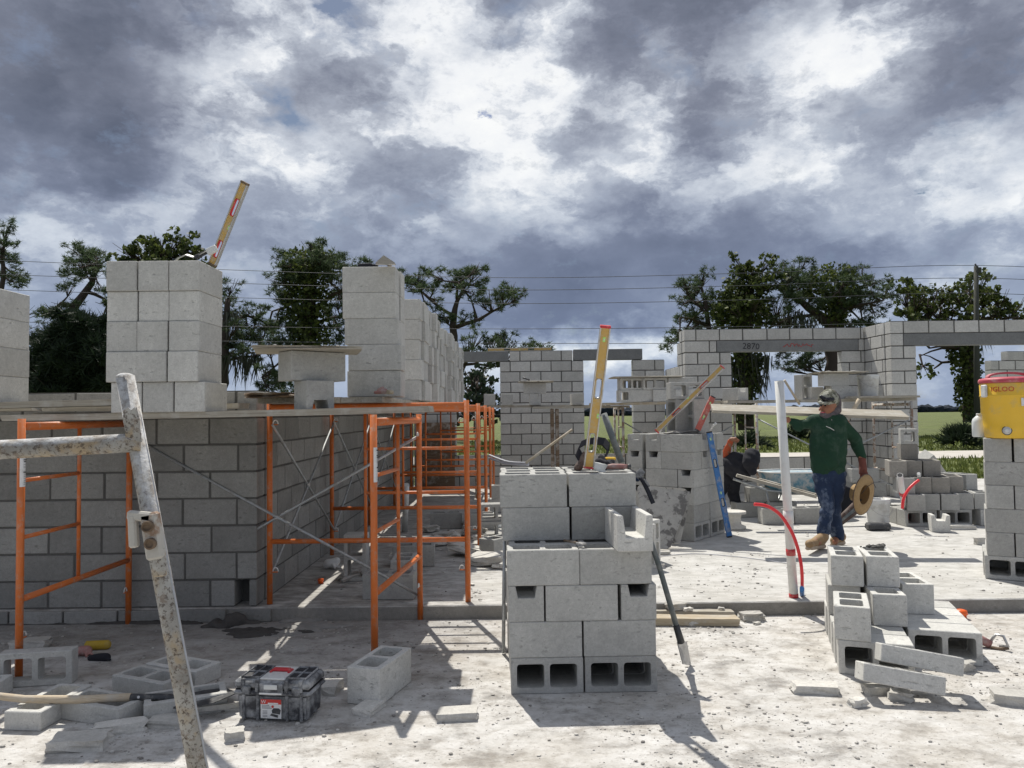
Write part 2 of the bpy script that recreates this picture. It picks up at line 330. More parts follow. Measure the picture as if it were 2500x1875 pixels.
def slab_mat():
    m, t, b = material('bright_slab_concrete')
    o = t.new('ShaderNodeTexCoord').outputs['Object']
    st = t.new('ShaderNodeMapping'); st.inputs['Scale'].default_value = (1, 1.6, 1); t.lk(o, st.inputs[0]); v = st.outputs[0]
    a = t.noise(v, 1.5, 8, .65, .4); bn = t.noise(v, 6, 9, .7, .1); cn = t.noise(v, 30, 6, .7)
    c = t.ramp(bn, [(.30, (.31, .30, .28)), (.45, (.46, .452, .43)), (.62, (.575, .567, .547))])
    c = t.mix(t.math('MULTIPLY', t.ramp(a, [(.46, 0), (.66, 1)]), .35), c, (.44, .42, .38))
    c = t.mix(t.math('MULTIPLY', t.ramp(cn, [(.57, 0), (.68, 1)]), .45), c, (.30, .285, .26))
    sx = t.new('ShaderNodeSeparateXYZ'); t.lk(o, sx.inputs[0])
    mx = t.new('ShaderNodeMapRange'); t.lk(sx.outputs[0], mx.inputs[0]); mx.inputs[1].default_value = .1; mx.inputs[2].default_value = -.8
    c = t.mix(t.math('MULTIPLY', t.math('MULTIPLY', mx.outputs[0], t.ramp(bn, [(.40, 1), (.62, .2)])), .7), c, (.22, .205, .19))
    t.lk(c, b.inputs['Base Color']); b.inputs['Roughness'].default_value = .93; b.inputs['Specular IOR Level'].default_value = .15
    bump(t, b, t.math('ADD', bn, t.math('MULTIPLY', cn, .5)), .6, .015)
    return m
M['slab'] = slab_mat()
def field_mat():
    m, t, b = material('field_grass')
    o = t.new('ShaderNodeTexCoord').outputs['Object']
    a = t.noise(o, .08, 6, .6); bn = t.noise(o, .7, 8, .7); cn = t.noise(o, 9, 4, .6)
    c = t.ramp(bn, [(.3, (.060, .085, .018)), (.46, (.110, .140, .034)), (.6, (.155, .180, .052)), (.75, (.21, .215, .085))])
    c = t.mix(t.math('MULTIPLY', t.ramp(a, [(.4, 0), (.6, 1)]), .5), c, (.105, .120, .045))
    t.lk(c, b.inputs['Base Color']); b.inputs['Roughness'].default_value = .95
    bump(t, b, t.math('ADD', bn, cn), .8, .2)
    return m
M['field'] = field_mat()
# ---------------------------------------------------------------- object helpers
def tag(o, label=None, cat=None, group=None, kind=None):
    if label: o['label'] = label
    if cat: o['category'] = cat
    if group: o['group'] = group
    if kind: o['kind'] = kind
    return o
def mk(name, me, mats=None, parent=None, loc=None, rot=None):
    o = bpy.data.objects.new(name, me); C.objects.link(o)
    if mats and not me.materials:
        for m in (mats if isinstance(mats, (list, tuple)) else [mats]): me.materials.append(m)
    if parent: o.parent = parent
    if loc is not None: o.location = loc
    if rot is not None: o.rotation_euler = rot
    return o
def empty(name, label, cat, loc=(0, 0, 0), rot=(0, 0, 0), group=None):
    o = bpy.data.objects.new(name, None); C.objects.link(o); o.location = loc; o.rotation_euler = rot
    o.empty_display_size = .1
    return tag(o, label, cat, group)
def finish(bm, name, smooth=False):
    me = bpy.data.meshes.new(name); bm.normal_update(); bm.to_mesh(me); bm.free()
    if smooth:
        for p in me.polygons: p.use_smooth = True
    return me
def Mt(loc=(0, 0, 0), rot=(0, 0, 0), sc=(1, 1, 1)):
    return Matrix.LocRotScale(Vector(loc), Euler(rot), Vector(sc))
def add_box(bm, c, s, rot=(0, 0, 0), bev=0.0, jit=0.0):
    r = bmesh.ops.create_cube(bm, size=1.0, matrix=Mt(c, rot, s))
    vs = r['verts']
    if jit:
        for v in vs: v.co += Vector([random.uniform(-jit, jit) for _ in range(3)])
    if bev:
        es = {e for v in vs for e in v.link_edges}
        bmesh.ops.bevel(bm, geom=list(es), offset=bev, segments=1, affect='EDGES', profile=.5)
    return vs
def box_mesh(name, s, bev=0.0, c=(0, 0, 0)):
    bm = bmesh.new(); add_box(bm, c, s, bev=bev); return finish(bm, name)
def add_tube(bm, pts, rad, seg=8, cap=True, flat=1.0):
    pts = [Vector(p) for p in pts]; n = len(pts)
    rads = rad if hasattr(rad, '__len__') else [rad] * n
    rings = []; prev = None
    for i, p in enumerate(pts):
        t = (pts[min(i + 1, n - 1)] - pts[max(i - 1, 0)]).normalized()
        if prev is None:
            a = Vector((0, 0, 1)) if abs(t.z) < .9 else Vector((1, 0, 0))
            u = t.cross(a).normalized()
        else:
            u = (prev - t * prev.dot(t)).normalized()
        prev = u; v = t.cross(u)
        rings.append([bm.verts.new(p + (u * math.cos(k * 2 * math.pi / seg) + v * math.sin(k * 2 * math.pi / seg) * flat) * rads[i]) for k in range(seg)])
    fs = []
    for a, b in zip(rings, rings[1:]):
        for k in range(seg):
            f = bm.faces.new((a[k], a[(k + 1) % seg], b[(k + 1) % seg], b[k])); f.smooth = True; fs.append(f)
    if cap:
        bm.faces.new(rings[0][::-1]); bm.faces.new(rings[-1])
    return rings
def tube_mesh(name, pts, rad, seg=8, flat=1.0):
    bm = bmesh.new(); add_tube(bm, pts, rad, seg, True, flat); bmesh.ops.recalc_face_normals(bm, faces=bm.faces); return finish(bm, name)
def lathe_mesh(name, prof, seg=24, cap=True):
    bm = bmesh.new(); rings = []
    for r, z in prof: rings.append([bm.verts.new((r * math.cos(k * 2 * math.pi / seg), r * math.sin(k * 2 * math.pi / seg), z)) for k in range(seg)])
    for a, b in zip(rings, rings[1:]):
        for k in range(seg):
            f = bm.faces.new((a[k], a[(k + 1) % seg], b[(k + 1) % seg], b[k])); f.smooth = True
    if cap: bm.faces.new(rings[0][::-1]); bm.faces.new(rings[-1])
    bmesh.ops.recalc_face_normals(bm, faces=bm.faces)
    return finish(bm, name)
def prism(bm, poly, h, mat=Matrix()):        # poly in XY, extruded along Z by h
    a = [bm.verts.new(mat @ Vector((x, y, 0))) for x, y in poly]; b = [bm.verts.new(mat @ Vector((x, y, h))) for x, y in poly]
    n = len(poly); bm.faces.new(a[::-1]); bm.faces.new(b)
    for i in range(n): bm.faces.new((a[i], a[(i + 1) % n], b[(i + 1) % n], b[i]))
def capsules(name, caps, voxel=.01, smooth=6, noise=0.0):  # fuse tapered capsules into one continuous surface
    bm = bmesh.new()
    for cp in caps:
        p0, p1, r0, r1 = Vector(cp[0]), Vector(cp[1]), cp[2], cp[3]
        fl = cp[4] if len(cp) > 4 else 1.0
        ln = (p1 - p0).length; n = max(2, int(ln / .03))
        pts = [p0.lerp(p1, i / n) for i in range(n + 1)] if ln > 1e-4 else None
        if pts:
            add_tube(bm, pts, [r0 + (r1 - r0) * i / n for i in range(n + 1)], 14, True, fl)
        for p, r in ((p0, r0), (p1, r1)):
            bmesh.ops.create_icosphere(bm, subdivisions=2, radius=r, matrix=Matrix.Translation(p))
    bmesh.ops.recalc_face_normals(bm, faces=bm.faces)
    me = finish(bm, name); o = bpy.data.objects.new('tmp', me); C.objects.link(o)
    r = o.modifiers.new('r', 'REMESH'); r.mode = 'VOXEL'; r.voxel_size = voxel
    if smooth:
        s = o.modifiers.new('s', 'SMOOTH'); s.factor = .5; s.iterations = smooth
    dg = bpy.context.evaluated_depsgraph_get(); me2 = bpy.data.meshes.new_from_object(o.evaluated_get(dg))
    bpy.data.objects.remove(o); bpy.data.meshes.remove(me); me2.name = name
    for p in me2.polygons: p.use_smooth = True
    if noise:
        for v in me2.vertices:
            c = v.co; v.co = c + v.normal * noise * (math.sin(c.x * 37 + c.z * 21) * math.sin(c.z * 29 + c.y * 17) + .6 * math.sin(c.z * 61 + c.x * 47))
    return me2
def text_mesh(txt, size, ext=.0006):
    cu = bpy.data.curves.new('txt', 'FONT'); cu.body = txt; cu.size = size; cu.extrude = ext; cu.align_x = 'CENTER'; cu.align_y = 'CENTER'
    cu.resolution_u = 2
    o = bpy.data.objects.new('tmp', cu); C.objects.link(o)
    dg = bpy.context.evaluated_depsgraph_get(); me = bpy.data.meshes.new_from_object(o.evaluated_get(dg))
    bpy.data.objects.remove(o); return me
def shard_mesh(name, sx, sy, sz, seed=0, rough=.18):
    rn = random.Random(seed); bm = bmesh.new(); add_box(bm, (0, 0, 0), (sx, sy, sz))
    bmesh.ops.subdivide_edges(bm, edges=bm.edges[:], cuts=2, use_grid_fill=True)
    for v in bm.verts:
        k = Vector((rn.uniform(-1, 1) * sx, rn.uniform(-1, 1) * sy, rn.uniform(-1, 1) * sz * .5)) * rough * .5
        v.co += k
        if v.co.z < -sz / 2: v.co.z = -sz / 2
    return finish(bm, name)

# ---------------------------------------------------------------- concrete block shapes (lying: length X, width Y, cells open along Z)
def block_mesh(name, Lg=.395, Wd=.193, H=.193, cells=2, shell=.033, bev=.004):
    bm = bmesh.new()
    if cells == 2:
        wb = .030; hw = (Lg - 2 * shell - wb) / 2
        xs = [0, shell, shell + hw, shell + hw + wb, Lg - shell, Lg]; holes = {(1, 1), (3, 1)}
    else:
        xs = [0, shell, Lg - shell, Lg]; holes = {(1, 1)}
    ys = [0, shell, Wd - shell, Wd]
    g = {}
    for k, z in enumerate((-H / 2, H / 2)):
        for i, x in enumerate(xs):
            for j, y in enumerate(ys): g[i, j, k] = bm.verts.new((x - Lg / 2, y - Wd / 2, z))
    nx, ny = len(xs) - 1, 3
    for i in range(nx):
        for j in range(ny):
            if (i, j) in holes:
                for (a, b_), (c, d) in (((i, j), (i + 1, j)), ((i + 1, j), (i + 1, j + 1)), ((i + 1, j + 1), (i, j + 1)), ((i, j + 1), (i, j))):
                    bm.faces.new((g[a, b_, 0], g[a, b_, 1], g[c, d, 1], g[c, d, 0]))
                continue
            bm.faces.new((g[i, j, 1], g[i + 1, j, 1], g[i + 1, j + 1, 1], g[i, j + 1, 1]))
            bm.faces.new((g[i, j, 0], g[i, j + 1, 0], g[i + 1, j + 1, 0], g[i + 1, j, 0]))
    for i in range(nx):
        bm.faces.new((g[i, 0, 0], g[i + 1, 0, 0], g[i + 1, 0, 1], g[i, 0, 1])); bm.faces.new((g[i, 3, 0], g[i, 3, 1], g[i + 1, 3, 1], g[i + 1, 3, 0]))
    for j in range(ny):
        bm.faces.new((g[0, j, 0], g[0, j, 1], g[0, j + 1, 1], g[0, j + 1, 0])); bm.faces.new((g[nx, j, 0], g[nx, j + 1, 0], g[nx, j + 1, 1], g[nx, j, 1]))
    bm.normal_update()
    inner = []
    for i, j in holes:
        for a, b_ in ((i, j), (i + 1, j), (i + 1, j + 1), (i, j + 1)):
            inner.append(bm.edges.get((g[a, b_, 0], g[a, b_, 1])))
    bmesh.ops.bevel(bm, geom=inner, offset=.016, segments=2, affect='EDGES', profile=.5)
    bm.normal_update()
    es = [e for e in bm.edges if len(e.link_faces) == 2 and e.calc_face_angle() > 1.2 and
          (abs(abs(e.verts[0].co.x) - Lg / 2) < 1e-5 and abs(abs(e.verts[1].co.x) - Lg / 2) < 1e-5 or abs(abs(e.verts[0].co.y) - Wd / 2) < 1e-5 and abs(abs(e.verts[1].co.y) - Wd / 2) < 1e-5)]
    bmesh.ops.bevel(bm, geom=es, offset=bev, segments=1, affect='EDGES', profile=.5)
    bmesh.ops.recalc_face_normals(bm, faces=bm.faces)
    return finish(bm, name)
def u_mesh(name, Lg=.395, Wd=.193, H=.193, depth=.065, top=.118, bot=.092):
    bm = bmesh.new(); h = H / 2
    prof = [(-Wd / 2, -h), (Wd / 2, -h), (Wd / 2, h), (top / 2, h), (bot / 2, h - depth), (-bot / 2, h - depth), (-top / 2, h), (-Wd / 2, h)]
    M_ = Matrix(((0, 0, 1, -Lg / 2), (1, 0, 0, 0), (0, 1, 0, 0), (0, 0, 0, 1)))
    prism(bm, prof, Lg, M_); bmesh.ops.recalc_face_normals(bm, faces=bm.faces)
    es = [e for e in bm.edges if e.calc_face_angle() > .3]
    bmesh.ops.bevel(bm, geom=es, offset=.003, segments=1, affect='EDGES')
    return finish(bm, name)
BK = {'std': block_mesh('hollow_block'), 'u': u_mesh('notched_block'), 'udeep': u_mesh('channel_block', depth=.12, top=.13, bot=.10),
      'uhalf': u_mesh('notched_half_block', Lg=.193),
      'half': block_mesh('half_block', Lg=.193, cells=1), 'thin': block_mesh('thin_block', H=.092)}
BKP = {}; BKD = {}
for k, me in list(BK.items()):
    me.materials.append(M['block']); c = me.copy(); c.materials.clear(); c.materials.append(M['block_pale']); BKP[k] = c
    c = me.copy(); c.materials.clear(); c.materials.append(M['block_brown']); BKD[k] = c
# orientations: 'x' length across the view, cells up; 'y' length away, cells up; 'xc' length across, cells facing the viewer;
# 'yc' length away, cells facing sideways; 'up' stands on its end, cells facing the viewer
ORI = {'x': (0, 0, 0), 'y': (0, 0, math.pi / 2), 'xc': (math.pi / 2, 0, 0), 'yc': (math.pi / 2, 0, math.pi / 2), 'up': (math.pi / 2, math.pi / 2, 0),
       'upx': (0, math.pi / 2, 0), 'yd': (math.pi, 0, math.pi / 2), 'xd': (math.pi, 0, 0)}
def blk(kind, ori, loc, rz=0.0, label='grey concrete block', group=None, pale=False, jit=.004, tilt=(0, 0), name='concrete_block'):
    me = (BKD if pale == 2 else BKP if pale else BK)[kind]
    q = Euler(ORI[ori]).to_matrix()
    q = Euler((tilt[0], tilt[1], rz + random.uniform(-jit, jit) * 3)).to_matrix() @ q
    o = mk(name, me, loc=Vector(loc) + Vector((random.uniform(-jit, jit), random.uniform(-jit, jit), 0)))
    o.rotation_euler = q.to_euler()
    return tag(o, label, 'concrete block', group)
ORD = ['lowest', 'second lowest', 'third from the ground', 'fourth from the ground', 'fifth from the ground', 'sixth from the ground', 'seventh from the ground']
# ================================================================ THE SETTING
def sheet(name, x0, x1, y0, y1, z, mat):
    bm = bmesh.new(); vs = [bm.verts.new(p) for p in ((x0, y0, z), (x1, y0, z), (x1, y1, z), (x0, y1, z))]; bm.faces.new(vs)
    return tag(mk(name, finish(bm, name), mat), kind='structure')
sheet('field', -900, 900, -60, 1500, -.16, M['field'])
sheet('road', -300, 300, 25.6, 30.0, -.145, M['road'])
bm = bmesh.new(); add_box(bm, (2, .895, -.06), (26, 9.78, .12))
tag(mk('ground', finish(bm, 'ground'), M['ground']), 'dusty concrete apron in front of the raised slab', kind='structure')
bm = bmesh.new(); add_box(bm, (2.0, 10.65, -.01), (22, 9.70, .22), bev=.008)
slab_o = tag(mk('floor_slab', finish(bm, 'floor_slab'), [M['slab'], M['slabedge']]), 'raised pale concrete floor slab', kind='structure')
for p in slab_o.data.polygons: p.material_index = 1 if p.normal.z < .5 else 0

# ---- mortared block walls
WB = {}
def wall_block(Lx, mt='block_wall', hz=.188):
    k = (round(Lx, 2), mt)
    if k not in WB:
        me = box_mesh('wall_block', (max(Lx - (.020 if mt == 'block_lit' else .016), .02), .19, hz if mt == 'block_wall' else hz - .003), .004); me.materials.append(M[mt]); WB[k] = me
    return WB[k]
def wall(name, label, ox, oy, ang, Lw, rows, z0=.1, openings=(), lintels=(), seed=1, off=0.0, mt='block_lit'):
    rn = random.Random(seed)
    w_ = empty(name, label, 'wall', (ox, oy, z0), (0, 0, ang))
    core = bmesh.new()
    for r in range(rows):
        za, zb = r * .203, (r + 1) * .203; zm = (za + zb) / 2 + z0
        spans = [(0.0, Lw)]
        for (a, b, c, d) in openings:
            if c < zm < d:
                ns = []
                for s0, s1 in spans:
                    if b <= s0 or a >= s1: ns.append((s0, s1)); continue
                    if a > s0 + .02: ns.append((s0, a))
                    if b < s1 - .02: ns.append((b, s1))
                spans = ns
        o_ = off + (0.0 if r % 2 == 0 else .2025)
        for s0, s1 in spans:
            add_box(core, ((s0 + s1) / 2, .097, (za + zb) / 2), (s1 - s0 - .034, .176, .203))
            x = s0; cuts = [s0]
            k = math.floor((s0 - o_) / .405) + 1
            while o_ + k * .405 < s1 - .05:
                xx = o_ + k * .405 + rn.uniform(-.014, .014)
                if xx > s0 + .05: cuts.append(xx)
                k += 1
            cuts.append(s1)
            for a, b in zip(cuts, cuts[1:]):
                L_ = round(b - a, 2)
                o = mk('block', wall_block(L_, mt), parent=w_, loc=((a + b) / 2, .097 + rn.uniform(-.002, .001), (za + zb) / 2 + rn.uniform(-.002, .001)))
                o.rotation_euler = (rn.uniform(-.006, .006), rn.uniform(-.008, .008), rn.uniform(-.005, .005))
    mk('mortar', finish(core, 'mortar'), M['mortar'], w_)
    for (a, b, za, zb) in lintels:
        me = box_mesh('lintel', (b - a, .19, zb - za), .005); mk('lintel', me, M['lintel'], w_, ((a + b) / 2, .097, (za + zb) / 2 - z0))
    return w_
WX = -1.93
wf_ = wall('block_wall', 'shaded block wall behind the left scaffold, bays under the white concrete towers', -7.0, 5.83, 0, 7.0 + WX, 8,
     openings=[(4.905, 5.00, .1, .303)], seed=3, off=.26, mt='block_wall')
# recess seen through the clean-out hole, and the stem course under the wall
mk('cleanout_back', box_mesh('cleanout_back', (.13, .02, .20)), M['mortar'], wf_, (4.95, .185, .10))
for k in range(13):
    x0 = -7 + k * .405
    if x0 + .39 < WX + .25:
        mk('stem_block', box_mesh('stem_block', (.391 if k < 12 else .25, .06, .092), .004), M['block_wall'], wf_, (k * .405 + .2, -.028, -.052))
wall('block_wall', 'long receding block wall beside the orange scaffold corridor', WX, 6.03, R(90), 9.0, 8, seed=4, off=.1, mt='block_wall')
wall('block_wall', 'far central block wall with the yellow level on top', -1.93, 15.0, 0, 4.92, 13,
     openings=[(.84, 1.69, .71, 2.536), (.0, 1.88, 2.52, 3), (3.34, 4.28, .71, 2.536), (3.13, 4.49, 2.52, 3), (4.28, 5.2, 2.52, 3)],
     lintels=[(.70, 1.865, 2.54, 2.735), (3.14, 4.485, 2.545, 2.755)], seed=5, off=1.69)
wall('block_wall', 'short return wall with stepped top left of the large window', 2.99, 15.0, R(-90), 1.50, 14,
     openings=[(0, 1.10, 2.33, 3), (1.10, 1.3, 2.73, 3)], seed=6, off=.1)
w4 = wall('block_wall', 'block wall with a large square window under a lintel marked in black and red', 2.99, 13.3, 0, 3.13, 14,
     openings=[(.82, 2.72, .71, 2.536), (.57, 3.02, 2.52, 2.74)], lintels=[(.57, 3.02, 2.542, 2.735)], seed=7, off=.02)
wall('block_wall', 'narrow return wall split by a diagonal shadow beside the window', 6.12, 13.49, R(-90), .89, 14, seed=8, off=.0)
wall('block_wall', 'right front block wall carrying a long dark lintel over the doorway', 6.12, 12.4, 0, 5.2, 14,
     openings=[(.42, 3.9, .0, 2.536), (.22, 4.1, 2.52, 2.74)], lintels=[(.22, 4.1, 2.542, 2.735)], seed=9, off=.02)
wall('block_wall', 'pale distant block wall seen above the yellow cooler', 10.35, 16.6, R(8), 3.2, 13, z0=.1, seed=10,
     openings=[(0, .4, 2.53, 3)], off=0)
# writing on the lintel of the window wall
for txt, x, sz, mt, rz in (('2870', 1.16, .15, 'ink', .05),):
    o = mk('lintel_writing', text_mesh(txt, sz), M[mt], w4, (x, -.003, 2.53), (R(90), rz, 0))
bm = bmesh.new(); rn = random.Random(4); pts = []
for i in range(26): pts.append((1.72 + i * .021 + rn.uniform(-.012, .012), -.0025, 2.545 + rn.uniform(-.035, .035)))
add_tube(bm, pts, .005, 4); mk('lintel_scribble', finish(bm, 's'), M['inkred'], w4)

# ================================================================ FIELD AND FAR THINGS
bm = bmesh.new(); rn = random.Random(11)
for i in range(26000):
    y = 16.0 + 30 * rn.random() ** 1.6; x = rn.uniform(-2.5, 6 + y * .55)
    if 25.4 < y < 30.2: continue
    h = rn.uniform(.06, .19); a = rn.uniform(0, 6.28); wd = .012 + .0008 * y
    p = Vector((x, y, -.16)); d = Vector((math.cos(a), math.sin(a), 0))
    t_ = p + Vector((rn.uniform(-.08, .08), rn.uniform(-.08, .08), h))
    bm.faces.new([bm.verts.new(p - d * wd), bm.verts.new(p + d * wd), bm.verts.new(t_)])
tag(mk('grass', finish(bm, 'grass'), M['grass']), 'green meadow grass on both sides of the road', 'grass', kind='stuff')

def leaves_bm(bm, c, rx, ry, rz, n, size, rn, mode):
    for i in range(n):
        while True:
            q = Vector((rn.uniform(-1, 1), rn.uniform(-1, 1), rn.uniform(-1, 1)))
            if q.length < 1: break
        p = c + Vector((q.x * rx, q.y * ry, q.z * rz))
        if mode == 'needle':
            for k in range(13):
                d = Vector((rn.gauss(0, 1), rn.gauss(0, 1), rn.gauss(.25, .8))).normalized()
                s = d.cross(Vector((rn.gauss(0, 1), rn.gauss(0, 1), rn.gauss(0, 1)))).normalized() * size * .065
                bm.faces.new([bm.verts.new(p - s), bm.verts.new(p + s), bm.verts.new(p + d * size * rn.uniform(.7, 1.1))])
        elif mode == 'hang':
            d = Vector((rn.gauss(0, .2), rn.gauss(0, .2), -1)).normalized(); s = Vector((rn.gauss(0, 1), rn.gauss(0, 1), 0)).normalized() * size * .045
            l = size * rn.uniform(.8, 2.4); m_ = p + d * l * .5 + s * rn.uniform(-1, 1)
            a, b = bm.verts.new(p - s), bm.verts.new(p + s); c1, c2 = bm.verts.new(m_ + s), bm.verts.new(m_ - s); e = bm.verts.new(p + d * l)
            bm.faces.new([a, b, c1, c2]); bm.faces.new([c2, c1, e])
        else:
            d = Vector((rn.gauss(0, 1), rn.gauss(0, 1), rn.gauss(0, 1))).normalized(); s = d.cross(Vector((rn.gauss(0, 1), rn.gauss(0, 1), rn.gauss(0, 1)))).normalized()
            z = size * rn.uniform(.6, 1.2)
            bm.faces.new([bm.verts.new(p - s * z * .45), bm.verts.new(p + d * z * .5), bm.verts.new(p + s * z * .45), bm.verts.new(p - d * z * .6)])
def tree(name, label, cat, Y, trunk, branches, clumps, leafk='needles', mode='needle', dens=42, size=.42, moss=(), vines=(), seed=1, group='trees beyond the building site'):
    """trunk and branches: photo survey points (px, py, radius); clumps: (px, py, radius m)"""
    rn = random.Random(seed)
    base = at(trunk[0][0], trunk[0][1], Y); root = empty(name, label, cat, base, group=group)
    L_ = lambda px, py, dy=0: at(px, py, Y + dy) - base
    bm = bmesh.new()
    def crooked(pts, rads):
        op, orr = [], []
        for (a, b), (ra, rb) in zip(zip(pts, pts[1:]), zip(rads, rads[1:])):
            n = max(2, int((b - a).length / .7))
            for i in range(n):
                t = i / n; op.append(a.lerp(b, t) + (Vector((rn.uniform(-1, 1), rn.uniform(-1, 1), rn.uniform(-1, 1))) * .12 * min(1, (b - a).length / 3) if i else Vector())); orr.append(ra + (rb - ra) * t)
        op.append(pts[-1]); orr.append(rads[-1]); return op, orr
    tp, tr = crooked([L_(p[0], p[1]) for p in trunk], [p[2] for p in trunk])
    add_tube(bm, tp, tr, 9)
    nodes = list(tp[len(tp) // 3:])
    for br in branches:
        dy = rn.uniform(-2, 2)
        pp, pr = crooked([L_(p[0], p[1], dy * i / max(1, len(br) - 1)) for i, p in enumerate(br)], [p[2] for p in br])
        add_tube(bm, pp, pr, 6); nodes += pp[1:]
    cb = bmesh.new()
    for cx, cy, r in clumps:
        c = L_(cx, cy, rn.uniform(-2.2, 2.2))
        nd = min(nodes, key=lambda q: (q - c).length + rn.uniform(0, .8))
        mid = nd.lerp(c, .5) + Vector((0, 0, -.25 * r))
        add_tube(bm, [nd, mid, c], [.075, .05, .02], 5)
        for k in range(4):
            q = c + Vector((rn.uniform(-r, r), rn.uniform(-r, r), rn.uniform(-.4 * r, .7 * r)))
            add_tube(bm, [mid, (mid + q) / 2 + Vector((0, 0, -.1)), q], [.03, .022, .012], 4)
        n = int(dens * r * r * (2.1 if mode == 'needle' else 1.15))
        for k in range(6):
            o_ = Vector((rn.uniform(-1, 1) * r, rn.uniform(-.8, .8) * r, rn.uniform(-.55, .6) * r))
            add_tube(bm, [mid, c + o_ * .6 + Vector((0, 0, -.08)), c + o_], [.022, .016, .008], 3)
            leaves_bm(cb, c + o_, r * .40, r * .40, r * .28, n // 7, size * (.80 if mode == 'needle' else .88), rn, mode)
    mk('trunk', finish(bm, 'trunk'), M['bark'], root)
    mk('crown', finish(cb, 'crown'), M[leafk], root)
    if vines:
        vb = bmesh.new()
        for cx, cy, rx, rz in vines: leaves_bm(vb, L_(cx, cy, -.3), rx, rx * .8, rz, int(300 * rx * rz + 50), .25, rn, 'leaf')
        mk('vines', finish(vb, 'vines'), M['vine'], root)
    if moss:
        mb = bmesh.new()
        for cx, cy, r, n in moss: leaves_bm(mb, L_(cx, cy, -.2), r, r, r * .3, n, .9, rn, 'hang')
        mk('hanging_moss', finish(mb, 'hanging_moss'), M['moss'], root)
    return root
def fill(poly_rows, step, r, rn):              # clumps spread over rows (y, x0, x1)
    o = []
    for y, x0, x1 in poly_rows:
        n = max(1, round((x1 - x0) / step))
        for i in range(n): o.append((x0 + (i + .5) * (x1 - x0) / n + rn.uniform(-.3, .3) * step, y + rn.uniform(-8, 8), r * rn.uniform(.75, 1.15)))
    return o
rn = random.Random(21)
tree('pine_tree', 'dark pine cut off by the left edge of the photo', 'tree', 52, [(-10, 1040, .30), (0, 800, .24), (10, 600, .10)], [],
     fill([(560, -20, 20), (600, -20, 40), (640, -10, 45), (672, 0, 50), (690, 20, 56), (760, 55, 90), (800, 60, 95)], 26, .75, rn), seed=1)
tree('pine_tree', 'leaning pine with crooked trunk between the two left block towers', 'tree', 52, [(160, 1040, .42), (166, 830, .36), (180, 750, .30), (225, 690, .2), (240, 640, .1)],
     [[(180, 750, .18), (150, 740, .12), (125, 760, .06)], [(205, 710, .16), (255, 730, .1), (268, 760, .05)]],
     fill([(612, 170, 250), (640, 155, 262), (668, 158, 260), (696, 155, 185), (755, 110, 180), (780, 105, 200), (800, 215, 262), (812, 110, 160), (700, 225, 262), (740, 225, 265)], 30, .82, rn), seed=2, moss=[(250, 780, 1.2, 60)])
tree('leafy_tree', 'bushy vine-covered treetop showing above the middle block tower', 'tree', 50, [(400, 1040, .45), (395, 700, .3), (390, 640, .15)], [],
     fill([(592, 350, 400), (590, 425, 470), (612, 280, 330), (612, 345, 415), (612, 425, 490), (634, 280, 340), (634, 345, 500), (660, 300, 510)], 26, .85, rn), leafk='vine', mode='leaf', dens=150, size=.34, seed=3)
tree('cabbage_palm', 'dark palm thicket low behind the left towers', 'tree', 44, [(170, 1040, .3), (170, 900, .25), (172, 820, .15)], [],
     fill([(800, 150, 250), (830, 120, 270), (860, 90, 275), (890, 75, 280), (920, 75, 280), (950, 70, 290)], 30, 1.0, rn), leafk='darkleaf', mode='needle', dens=60, size=.85, seed=4)
tree('pine_tree', 'ragged pine with hanging moss right of the middle block tower', 'tree', 50, [(540, 1040, .35), (548, 850, .3), (556, 730, .16)],
     [[(552, 800, .14), (600, 770, .1), (650, 790, .05)], [(555, 880, .1), (620, 870, .08), (660, 850, .04)]],
     fill([(705, 542, 580), (735, 542, 590), (770, 545, 600), (765, 600, 660), (795, 590, 668), (820, 545, 620), (840, 560, 650), (860, 550, 640), (880, 548, 600), (790, 550, 590)], 28, .78, rn), seed=5,
     moss=[(590, 870, 1.3, 60), (615, 880, .8, 30), (560, 760, .8, 30)])
tree('pine_tree', 'tall pine with thick vine-wrapped trunk left of the second block tower', 'tree', 50, [(752, 1040, .55), (752, 830, .52), (756, 720, .42), (765, 640, .2)],
     [[(775, 750, .16), (810, 720, .12), (838, 710, .08)], [(770, 790, .14), (815, 775, .10), (850, 770, .05)], [(735, 770, .12), (700, 750, .1), (665, 760, .05)], [(735, 820, .1), (700, 870, .08), (640, 920, .05)]],
     fill([(602, 745, 790), (625, 690, 820), (625, 790, 830), (650, 685, 850), (650, 868, 920), (672, 870, 925), (675, 660, 780), (690, 800, 900), (700, 655, 720), (725, 800, 870), (730, 670, 720), (760, 680, 720), (760, 800, 850), (790, 650, 720), (815, 640, 720), (840, 650, 700), (800, 800, 850), (830, 790, 850), (925, 630, 690), (905, 640, 680), (945, 640, 720)], 28, .80, rn), seed=6,
     vines=[(752, 720, 1.7, 2.4), (752, 790, 1.5, 2.6), (752, 850, 1.5, 1.8), (756, 660, 2.0, 1.8)])
